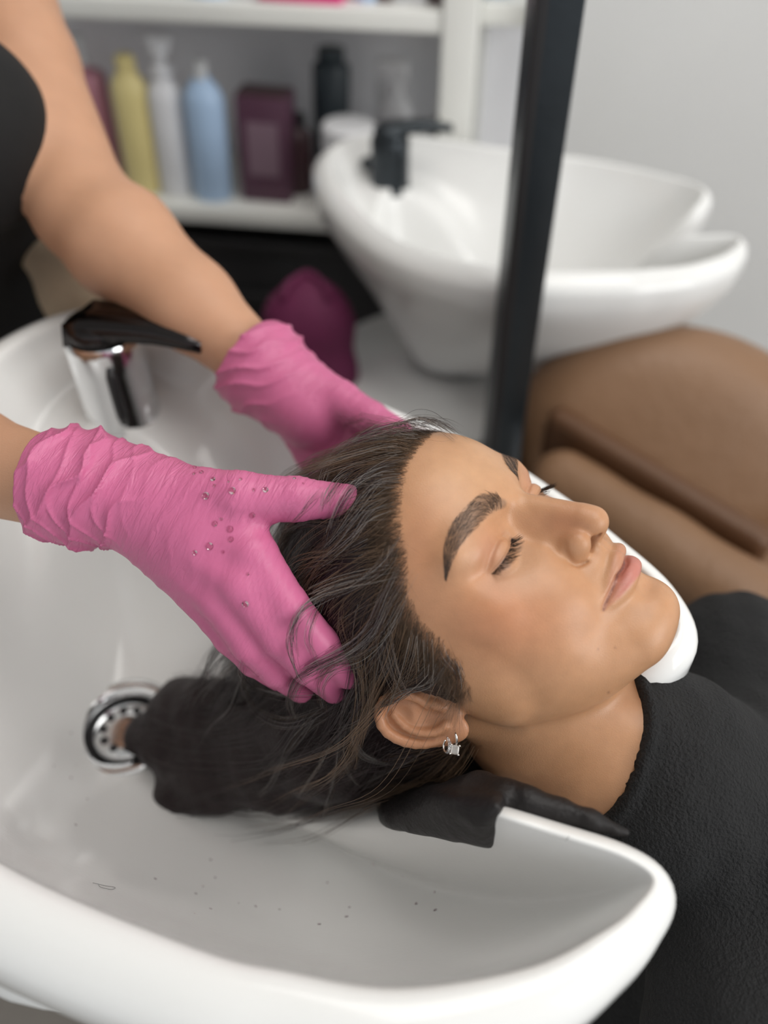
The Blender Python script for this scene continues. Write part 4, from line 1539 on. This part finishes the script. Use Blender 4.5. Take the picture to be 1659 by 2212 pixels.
# strands end where they meet the glove; few of them cross the ear
flat = P1.reshape(-1, 3).astype(np.float32)
gl_d = near_glove((head_to_world(flat) * 100).astype(np.float32)).reshape(P1.shape[:2])
er_d = ear_sdf(np.stack([np.abs(flat[:, 0]), flat[:, 1], flat[:, 2]], 1)).reshape(P1.shape[:2])
bad = gl_d < .12
first = np.where(bad.any(1), np.argmax(bad, 1), P1.shape[1])
for k_ in range(1, P1.shape[1]):
    cut = first <= k_
    P1[cut, k_] = P1[cut, k_ - 1]
eb_ = (er_d < 1.5) & (flat.reshape(P1.shape)[..., 0] > 6) & (flat.reshape(P1.shape)[..., 2] < 1.2)
first2 = np.where(eb_.any(1), np.argmax(eb_, 1), P1.shape[1])
for k_ in range(1, P1.shape[1]):
    cut = first2 <= k_
    P1[cut, k_] = P1[cut, k_ - 1]
fwd = np.interp(P1[..., 2], HL_Z, HL_Y) - P1[..., 1]
over = (first2 < 2) | (fwd < -.7).any(1) | ((P1[..., 1] > 9.2) & (P1[..., 2] < 8)).any(1)
okk = (~over) & (first > 3)
P1 = P1[okk]
for _ in range(3):
    P1[:, 2:-1] = (P1[:, 1:-2] + 2 * P1[:, 2:-1] + P1[:, 3:]) / 4
n1 = len(P1)
ro = np.repeat(hd[pick], 12)[okk]
brownish = np.clip(1 - ro / 3.2, 0, 1) * .95
shade = RNG.uniform(.6, 1.5, n1)[:, None]
dark, brown, grey = np.array([.022, .0125, .0135]), np.array([.17, .105, .06]), np.array([.27, .25, .235])  # grey strands paint the wet highlights into the hair colour
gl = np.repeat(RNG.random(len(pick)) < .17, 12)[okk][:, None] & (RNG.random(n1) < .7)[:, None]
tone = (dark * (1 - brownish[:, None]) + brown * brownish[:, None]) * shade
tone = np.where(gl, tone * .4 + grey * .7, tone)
rr = (0.00009 + 0.00006 * RNG.random((n1, 1))) * (1 - .55 * tt1 ** 3)
hair = strands_mesh('hair', head_to_world(P1.reshape(-1, 3)).reshape(P1.shape), np.broadcast_to(rr, P1.shape[:2]), tone, M_HAIR, client, C0)

# fine baby hairs along the hairline
hcand = np.where((hd > -.6) & (hd < .9) & (es > .4) & (HV[:, 2] > -1.5) & (HV[:, 0] > -4))[0]
hp = RNG.choice(hcand, 3600)
g2 = comb(HV[hp] + HN[hp] * .02, 8, .42, 8, gather=0, lift0=.03)
P2 = tuft(g2, 1, .05, .12, 9, 9, None, wave=.12)
sdv = head_sdf(P2.reshape(-1, 3).astype(np.float32)).reshape(P2.shape[:2])
tq = np.linspace(0, 1, 9)[None]
gg = grad(skull, P2.reshape(-1, 3).astype(np.float32), .1).reshape(P2.shape)
P2 = P2 + gg * np.clip(.02 + .16 * tq - sdv, -.05, .5)[..., None]
strands_mesh('baby_hair', head_to_world(P2.reshape(-1, 3)).reshape(P2.shape), np.broadcast_to(.00005 * (1 - .7 * tq), P2.shape[:2]),
             np.array([.09, .055, .032]) * RNG.uniform(.4, 1.5, (len(P2), 1)), M_HAIR, client, C0)

# ------------------------------------------------------------------ the wet lengths lying in the bowl
LEN_A = [A(760, 1500, .535), A(690, 1560, .565), A(600, 1590, .605), A(480, 1600, .645), A(390, 1590, .668), A(320, 1590, .68)]
LEN_B = [A(800, 1560, .535), A(720, 1640, .565), A(600, 1665, .60), A(470, 1680, .635), A(390, 1715, .65)]
LEN_C = [A(720, 1480, .55), A(640, 1530, .58), A(540, 1560, .62), A(450, 1535, .65), A(395, 1520, .668)]


def mass_sdf(P):
    d = chain(P, LEN_A, [3.2, 3.6, 3.5, 3.3, 3.0, 1.9], 1.5)
    d = smin(d, chain(P, LEN_B, [2.6, 2.8, 2.6, 2.4, 2.0], 1.5), 1.8)
    d = smin(d, chain(P, LEN_C, [2.2, 2.2, 2.1, 2.3, 2.2], 1.5), 1.8)
    ax = np.array([-.8, .35, -.3], np.float32)
    return d - .30 * fold_noise(P - (P @ ax)[:, None] * ax * .8, 1.6, 401) - .12 * fold_noise(P, 3.0, 402)


allp = np.concatenate([LEN_A, LEN_B, LEN_C])
V, F = surface_nets(mass_sdf, allp.min(0) - 5, allp.max(0) + 5, .26)
mesh('hair_lengths', V / 100 - C0, F, M_SCALP, client)
gmass = []
for k in range(420):
    src = [LEN_A, LEN_B, LEN_C][k % 3]
    sr = [[3.2, 3.6, 3.5, 3.3, 3.0, 1.9], [2.6, 2.8, 2.6, 2.4, 2.0], [2.2, 2.2, 2.1, 2.3, 2.2]][k % 3]
    o = RNG.normal(size=3)
    o /= np.linalg.norm(o)
    o[2] = abs(o[2])
    pts = np.array([p + o * q * RNG.uniform(.9, 1.12) + RNG.normal(size=3) * .35 for p, q in zip(src, sr)])
    pts[0] += RNG.normal(size=3) * .8
    gmass.append(spline(pts, 20))
P3 = tuft(np.array(gmass), 9, .3, .22, 20, 14, None, wave=.35) / 100
strands_mesh('hair_lengths_strands', P3, np.broadcast_to(.00016 * (1 - .5 * np.linspace(0, 1, 20)[None]), P3.shape[:2]),
             dark * RNG.uniform(.6, 2.2, (len(P3), 1)), M_HAIR, client, C0)

# ------------------------------------------------------------------ loose wet locks, drawn from the photograph and laid just off the surface under them
LOCKS = [
    # pixels of the path, number of hairs, spread in px, lift (cm) at start and end
    ([(862, 1000), (820, 1010), (770, 1040), (735, 1090), (712, 1150), (690, 1230)], 30, 8, .4, 1.6),
    ([(850, 960), (790, 955), (730, 985), (700, 1040), (690, 1090)], 22, 7, .4, 1.5),
    ([(858, 1040), (815, 1045), (780, 1080), (745, 1130), (700, 1180), (650, 1210)], 34, 9, .4, 1.2),
    ([(850, 1090), (800, 1110), (760, 1160), (700, 1210), (640, 1240)], 30, 9, .3, 1.0),
    ([(855, 1180), (820, 1230), (760, 1270), (700, 1290), (650, 1320), (632, 1370), (640, 1430)], 26, 6, .4, 2.6),
    ([(862, 1240), (830, 1300), (800, 1360), (740, 1410), (680, 1440), (640, 1470), (625, 1520), (640, 1560)], 60, 10, .4, 2.8),
    ([(850, 1300), (820, 1370), (770, 1420), (720, 1440), (690, 1480), (700, 1540)], 40, 9, .4, 2.4),
    ([(700, 1290), (675, 1340), (668, 1390), (690, 1440)], 14, 4, 1.6, 2.2),
    ([(660, 1310), (632, 1350), (625, 1400), (640, 1450), (660, 1480)], 14, 4, 1.8, 2.2),
    ([(840, 1380), (800, 1440), (760, 1490), (735, 1560), (728, 1640), (718, 1700), (706, 1740), (702, 1765), (712, 1750)], 22, 5, .5, 1.5),
    ([(850, 1420), (800, 1490), (765, 1560), (775, 1620), (820, 1645), (862, 1648)], 26, 5, .6, 1.2),
    ([(820, 1450), (770, 1510), (742, 1590), (745, 1650), (770, 1690), (800, 1700)], 22, 6, .6, 1.0),
    ([(930, 1440), (900, 1470), (860, 1490), (820, 1530), (790, 1580), (770, 1610)], 26, 5, .3, 1.2),
    ([(960, 1440), (930, 1480), (880, 1495), (840, 1515), (800, 1545), (770, 1590)], 22, 4, .3, 1.2),
    ([(985, 1440), (995, 1470), (980, 1490), (940, 1490), (900, 1480)], 16, 3, .12, .4),
    ([(975, 1420), (1000, 1470), (1008, 1505), (998, 1515), (970, 1505)], 8, 3, .08, .15),
    ([(990, 1425), (1004, 1475), (1010, 1510)], 8, 3, .06, .1),
    ([(955, 1400), (985, 1450), (1000, 1500)], 14, 6, .06, .12),
    ([(880, 1480), (855, 1520), (835, 1560)], 3, 1, .9, 1.4),
    ([(905, 1480), (860, 1512), (815, 1530), (790, 1545)], 12, 2, .9, 1.4),
    ([(690, 1060), (665, 1090), (640, 1120), (610, 1150)], 10, 4, .9, 1.2),
    ([(760, 1020), (735, 1040), (712, 1075), (705, 1100)], 12, 4, 1.2, 2.2),
    ([(800, 1000), (760, 1015), (725, 1045), (700, 1085), (690, 1110)], 12, 5, 1.0, 2.2),
    ([(930, 930), (890, 915), (850, 920), (800, 935), (740, 960)], 40, 8, .3, .6),
    ([(985, 940), (950, 915), (905, 905), (870, 912), (830, 930)], 34, 7, .3, .5),
    ([(780, 1550), (720, 1610), (690, 1660), (660, 1700), (640, 1720)], 22, 7, .8, 1.0),
    ([(740, 1520), (670, 1570), (620, 1630), (590, 1690), (560, 1720)], 22, 8, .8, 1.0),
    ([(700, 1540), (620, 1560), (560, 1540), (525, 1490), (530, 1440)], 20, 7, .6, .8),
    ([(690, 1500), (610, 1500), (545, 1480), (520, 1450), (528, 1420)], 16, 6, .6, .6),
]


def scene_hit(px):
    """nearest of head, near glove and hair mass at photograph positions (world cm) and the outward normal"""
    px = np.asarray(px, float)
    d = np.stack([(px[:, 0] - CX) / FPX, (px[:, 1] - CY) / FPX, np.ones(len(px))], 1) @ CAM_TO_WORLD.T
    d /= np.linalg.norm(d, axis=1, keepdims=True)
    t = np.full(len(px), 30.0)

    def f(Q):
        Q = Q.astype(np.float32)
        a = skull(world_to_head(Q / 100).astype(np.float32)) - .35
        return np.minimum(np.minimum(a, mass_sdf(Q)), near_glove(Q) - .12)
    for _ in range(60):
        t = np.minimum(t + .75 * f(CAM * 100 + d * t[:, None]), 62)
    # rays that miss take the depth of their neighbours
    miss = t > 61
    if miss.any() and not miss.all():
        k = np.arange(len(t))
        t[miss] = np.interp(k[miss], k[~miss], t[~miss])
    elif miss.all():
        t[:] = 58
    return CAM * 100 + d * t[:, None], d


allS, allR, allT = [], [], []
for pts, n, spx, l0, l1 in LOCKS:
    K = 26
    c = spline(pts, K)
    h, d = scene_hit(c)
    dep = np.linalg.norm(h - CAM * 100, axis=1)
    for _ in range(14):
        dep[1:-1] = (dep[:-2] + 2 * dep[1:-1] + dep[2:]) / 4
    dep = dep - np.clip(np.linspace(l0, l1, K), 0, .55)
    cen = CAM * 100 + d * dep[:, None]
    r = RNG
    t = np.linspace(0, 1, K)[None, :, None]
    off = r.normal(size=(n, 1, 3)) * spx * .034
    sh = (1.15 - .75 * t) * (1 + .5 * np.sin(t * 7 + r.uniform(0, 6.28, (n, 1, 1))) * .4)
    p = cen[None] + off * sh + .06 * np.sin(r.uniform(0, 6.28, (n, 1, 3)) + t * r.uniform(6, 14, (n, 1, 3)))
    lnf = r.uniform(.75, 1, n)
    idx = np.linspace(0, 1, K)[None] * (K - 1) * lnf[:, None]
    i = np.clip(idx.astype(int), 0, K - 2)
    f = (idx - i)[..., None]
    p = p[np.arange(n)[:, None], i] * (1 - f) + p[np.arange(n)[:, None], i + 1] * f
    allS.append(p / 100)
    tk = np.linspace(0, 1, K)[None]
    allR.append(np.broadcast_to((.00006 + .00008 * r.random((n, 1))) * (1 - .5 * tk ** 2) * (.25 + .75 * smooth01(tk / .3)), (n, K)))
    allT.append(np.where(r.random((n, 1)) < .3, grey, np.where(r.random((n, 1)) < .3, brown * .6, dark * 1.3)) * r.uniform(.6, 1.5, (n, 1)))
strands_mesh('loose_locks', np.concatenate(allS), np.concatenate(allR), np.concatenate(allT), M_HAIR, client, C0)

# ------------------------------------------------------------------ eyebrows and lashes
def brow(name, mirror):
    n = 900
    s = RNG.random(n) ** .9
    c = spline(BROW_C, 200)
    tg = np.gradient(c, axis=0)
    tg /= np.linalg.norm(tg, axis=1, keepdims=True)
    k = (s * 199).astype(int)
    nrm = np.stack([tg[:, 1], -tg[:, 0]], 1)                   # towards the forehead
    nrm *= np.sign((nrm * np.array([-.6, -.8])).sum(1, keepdims=True))
    wd = np.interp(np.linspace(0, 5, 200), range(6), BROW_W)
    v = RNG.uniform(-1, 1, n)
    base_px = c[k] + nrm[k] * (v * wd[k])[:, None]
    mixd = np.clip(s * 1.8 + .25 + .25 * np.clip(v, -1, 1), 0, 1)[:, None]
    dr = nrm[k] * (1 - mixd) + tg[k] * mixd + RNG.normal(size=(n, 2)) * .13 - nrm[k] * (np.clip(v, 0, 1) * .6 * s)[:, None]
    dr /= np.linalg.norm(dr, axis=1, keepdims=True)
    ln = RNG.uniform(13, 24, n) * (1 - .35 * s)
    ks = np.linspace(0, 1, 5)
    pp = base_px[:, None] + dr[:, None] * (ln[:, None] * ks[None])[..., None]
    h = on_head(pp.reshape(-1, 2))
    g = grad(head_sdf, h.astype(np.float32), .08)
    h = h + g * (np.tile(.012 + .09 * ks * (1.1 - ks), n))[:, None]
    if mirror:
        h = h * [-1, 1, 1]
    W = head_to_world(h).reshape(n, 5, 3)
    strands_mesh(name, W, np.broadcast_to(.000052 * (1 - .7 * ks[None] ** 2), (n, 5)), np.array([.05, .031, .021]) * RNG.uniform(.5, 1.5, (n, 1)), M_HAIR, client, C0)


brow('eyebrow', False)
brow('eyebrow', True)


def lashes(name, mirror):
    n = 130
    s = np.linspace(.02, .99, n) + RNG.normal(size=n) * .006
    L = spline(LASH, 100)
    root = L[np.clip((s * 99).astype(int), 0, 99)]
    g = grad(head_sdf, root.astype(np.float32), .08)
    fan = (s - .45)[:, None]
    d0 = np.array([0, .62, -.62]) + fan * np.array([.75, -.1, 0]) + RNG.normal(size=(n, 3)) * .07
    d0 /= np.linalg.norm(d0, axis=1, keepdims=True)
    ln = RNG.uniform(.65, 1.0, n) * (.75 + .35 * np.sin(np.clip(s, 0, 1) * 3.0))
    ks = np.linspace(0, 1, 7)
    p = root[:, None] + g[:, None] * .03 + d0[:, None] * (ln[:, None] * ks[None])[..., None] + np.array([0, .10, .22])[None, None] * (ln[:, None] * ks[None] ** 2)[..., None]
    if mirror:
        p = p * [-1, 1, 1]
    W = head_to_world(p.reshape(-1, 3)).reshape(n, 7, 3)
    strands_mesh(name, W, np.broadcast_to(.00013 * (1 - .8 * ks[None] ** 2), (n, 7)), np.tile([.012, .008, .007], (n, 1)), M_HAIR, client, C0)


lashes('eyelashes', False)
lashes('eyelashes', True)
# ------------------------------------------------------------------ brown leather chair of the second station
def obox(P, c, ax, half, rad):
    """rounded box with axes as rows of ax"""
    q = np.abs((P - np.asarray(c, np.float32)) @ np.asarray(ax, np.float32).T) - (np.asarray(half, np.float32) - rad)
    return np.sqrt((np.maximum(q, 0) ** 2).sum(1)) + np.minimum(q.max(1), 0) - rad


def frame(x, up):
    x = np.asarray(x, float) / np.linalg.norm(x)
    n = np.cross(x, up)
    n /= np.linalg.norm(n)
    return np.stack([x, np.cross(n, x), n])


chair_c = A(1480, 900, 1.0)
CH0 = np.array([chair_c[0] / 100 + .12, chair_c[1] / 100 - .05, 0])
chair = tag(empty('salon_chair', CH0), 'brown leather salon wash chair behind the client on the right', 'chair')


def blob(name, fn, lo, hi, h, m):
    V, F = surface_nets(fn, lo, hi, h)
    return mesh(name, V / 100 - CH0, F, m, chair)


b0, b1 = A(1235, 905, 1.02), A(1680, 960, .98)
fb = frame(b1 - b0, [0, .45, .9])
bc_ = (b0 + b1) / 2 + np.array([0, 2, -3])
blob('backrest', lambda P: smax(ell((P - bc_) @ fb.T, (0, 0, 0), (19.5, 14.5, 9.0)), obox(P, bc_, fb, (19, 16, 7), 3.0), 2.0) - .3 * fold_noise(P, .35, 71), bc_ - 26, bc_ + 26, .8, M_LEATHER)
a0, a1 = A(1215, 1035, .97), A(1760, 1420, .80)
blob('armrest', lambda P: cone(P * [1, 1, 1], a0, a1, 3.6, 5.2) - .2 * fold_noise(P, .5, 73), np.minimum(a0, a1) - 8, np.maximum(a0, a1) + 8, .7, M_LEATHER)
p0, p1 = A(1235, 985, 1.0), A(1560, 1190, .90)
fp = frame(p1 - p0, [0, 0, 1])
pc_ = (p0 + p1) / 2
blob('side_panel', lambda P: obox(P, pc_, fp, (14.5, 5.5, 1.6), 1.2), pc_ - 22, pc_ + 22, .7, M_LEATHER_DK)
sc_ = np.array([chair_c[0] + 22, chair_c[1] - 12, 44.])
blob('seat', lambda P: obox(P, sc_, np.eye(3), (24, 24, 6), 4.5), sc_ - 30, sc_ + 30, 1.2, M_LEATHER)
V, F = lathe([(.24, 0), (.24, .015), (.06, .03), (.045, .1), (.045, .39)], 32)
auto_smooth(mesh('base_column', np.array(V) + (sc_ / 100 - CH0) * [1, 1, 0], F, M_CHROME, chair))

gt = A(1245, 775, 1.05)
V, F = surface_nets(lambda P: ell(P, gt, (3.4, 3.2, 2.4)) - .4 * fold_noise(P, .9, 75), gt - 7, gt + 7, .5)
M_GREYT = principled('grey_towel', (0.22, 0.22, 0.23), 0.9, noise=(90, .2), bump=[('noise', 400, .002)])
tag(mesh('hand_towel', V / 100, F, M_GREYT), 'crumpled grey hand towel on top of the brown chair', 'towel')

# ------------------------------------------------------------------ things under the shelves and behind the stylist's arm
cr = tag(empty('storage_crate', wall_pt(-.02, .10, 0)), 'black storage crate on the floor under the white shelves', 'crate')
for nm, (u0, u1, v0, v1, z0, z1) in (('crate_body', (-.30, .26, -.08, .14, 0.0, .60)), ('lid', (-.31, .27, -.09, .15, .60, .625)), ('handle', (-.06, .06, -.098, -.082, .50, .53))):
    V, F = box(u0, u1, v0, v1, z0, z1, .006)
    Rw = np.array([WALL_T, WALL_N, [0, 0, 1]])
    auto_smooth(mesh(nm, np.array(V) @ Rw, F, M_BLACKPLASTIC, cr))
bg = A(668, 700, 1.13)
V, F = surface_nets(lambda P: smin(ell(P, bg, (6.5, 4.5, 6.5)), ell(P, bg - [0, 0, 9], (6.8, 4.8, 9)), 2) - .5 * fold_noise(P, .6, 81), bg - [13, 11, 24], bg + [13, 11, 11], .8)
bagE = tag(empty('tote_bag', bg / 100 - [0, 0, .18]), 'magenta fabric bag hanging below the shelf beside the far basin', 'bag')
mesh('bag_body', V / 100 - np.array(bagE.location), F, M_BAG, bagE)
for sx in (-1, 1):
    hp_ = spline([bg + [sx * 3, -2, 5], bg + [sx * 2.6, -1, 6.2], bg + [sx * 1, 1, 6.6], bg + [0, 2, 6.6]], 10)
    V, F = tube(hp_ / 100 - np.array(bagE.location), .006, 8)
    mesh('strap', V, F, M_BAG, bagE)
tw = [A(82, 558, .80), A(165, 630, .80), A(275, 722, .80), A(330, 790, .82)]
V, F = surface_nets(lambda P: chain(P, tw, [1.9, 3.3, 3.6, 3.6], 2.0) - .35 * fold_noise(P, .6, 91), np.min(tw, 0) - 9, np.max(tw, 0) + 9, .7)
tag(mesh('rolled_towel', V / 100, F, M_TOWEL_CREAM), 'cream towel hanging at the stylist\'s waist behind the near basin', 'towel')

# ------------------------------------------------------------------ earrings
M_SILVER = principled('silver', (0.86, 0.84, 0.80), 0.18, 1.0, bump=[('noise', 900, .0001)])
M_PAVE = principled('pave_silver', (0.9, 0.9, 0.9), 0.22, 1.0, bump=[('voronoi', 1600, .0012)])
M_STONE = principled('clear_stone', (0.98, 0.93, 0.87), 0.04, trans=.75, ior=1.9, spec=.9)


def ear_pt(px, py, out):
    h = on_head([(px, py)])[0]
    return h + np.array([.8, .6, 0]) * out


lob = on_head([(984, 1592)])[0]


def px_at(px, py, ref, dz=0.0):
    """head-space point at a photograph position, on the depth of a reference point (cm nearer by dz)"""
    c = (head_to_world(ref) - CAM) @ CAM_TO_WORLD
    return at(px, py, c[2] - dz / 100)


e1 = tag(empty('earring', px_at(985, 1578, lob, .35)), 'slim silver hoop earring with square clear stone on the ear lobe', 'earring', 'earrings on the near ear')
o1 = np.array(e1.location)
path = spline([px_at(982, 1577, lob, .22), px_at(985, 1588, lob, .5), px_at(987, 1600, lob, .5), px_at(985, 1612, lob, .3)], 16) - o1
V, F = tube(path, np.interp(np.linspace(0, 1, 16), [0, .3, 1], [.0002, .0008, .0006]), 10)
mesh('hoop', V, F, M_SILVER, e1)
stc = px_at(980, 1619, lob, .35) - o1
V, F = box(-.0026, .0026, -.0026, .0026, -.0026, .0026, .0008)
Rr = np.array(Matrix.Rotation(.3, 3, 'Y') @ Matrix.Rotation(.6, 3, 'X'))
mesh('stone', np.array(V) @ Rr.T + stc, F, M_STONE, e1, smooth=False)
for sx in (-1, 1):
    for sy in (-1, 1):
        V, F = lathe([(.0006, -.0006), (.0007, .0), (.0005, .0006)], 8)
        mesh('claw', (np.array(V) + (sx * .0025, sy * .0025, .0022)) @ Rr.T + stc, F, M_SILVER, e1)
e2 = tag(empty('earring', px_at(968, 1600, lob, .3)), 'small sparkling pave huggie earring beside the stone earring', 'earring', 'earrings on the near ear')
o2 = np.array(e2.location)
path = spline([px_at(966, 1592, lob, .2), px_at(971, 1604, lob, .5), px_at(971, 1616, lob, .5), px_at(966, 1626, lob, .25)], 16) - o2
V, F = tube(path, np.interp(np.linspace(0, 1, 16), [0, .5, 1], [.0005, .0012, .0008]), 12)
mesh('pave_band', V, F, M_PAVE, e2)
path = spline([px_at(966, 1626, lob, .25), px_at(960, 1622, lob, -.1), px_at(958, 1610, lob, -.3), px_at(962, 1598, lob, -.2)], 12) - o2
V, F = tube(path, .0006, 8)
mesh('back_hook', V, F, M_SILVER, e2)

# ------------------------------------------------------------------ single hairs and drops lying on the basin


def on_basin(px):
    d = Vector(CAM_TO_WORLD @ np.array([(px[0] - CX) / FPX, (px[1] - CY) / FPX, 1.0])).normalized()
    loc, n, _, _ = _bvh.ray_cast(Vector(CAM), d)
    return loc, n


def fallen(pts, label):
    P = [on_basin(p) for p in spline(pts, 26)]
    P = [np.array(l) + np.array(n) * (.0003 if n.z > 0 else -.0003) for l, n in P if l is not None]
    V, F = tube(P, .00009, 5)
    tag(mesh('fallen_hair', V, F, M_BLACKPLASTIC), label, 'hair', 'single hairs lying on the basin')


fallen([(1078, 1818), (1110, 1824), (1150, 1828), (1195, 1826), (1220, 1816), (1230, 1806)], 'long single dark hair curving across the near basin wing')
fallen([(1092, 1775), (1110, 1781), (1126, 1795), (1142, 1810)], 'short curved hair beside the black neck cushion')
fallen([(200, 1908), (225, 1914), (248, 1918), (240, 1922), (218, 1918), (212, 1912)], 'tiny looped hair on the left wall of the near bowl')
DV, DF, k0 = [], [], 0
for k in range(34):
    px = (RNG.uniform(330, 960), RNG.uniform(1850, 2010)) if k < 24 else (RNG.uniform(40, 260), RNG.uniform(1450, 1800))
    l, n = on_basin(px)
    if l is None:
        continue
    if n.z < 0:
        n = -n
    q = n.to_track_quat('Z', 'Y').to_matrix()
    rr_ = RNG.uniform(.0004, .0009)
    for v in dropV:
        DV.append(l + q @ Vector((v[0] * rr_ * 1.4, v[1] * rr_, v[2] * rr_ * .6)))
    DF += [tuple(i + k0 for i in f) for f in dropF]
    k0 += len(dropV)
tag(mesh('water_splashes', DV, DF, M_WATER), 'small water splashes clinging to the near bowl', 'water', kind='stuff')
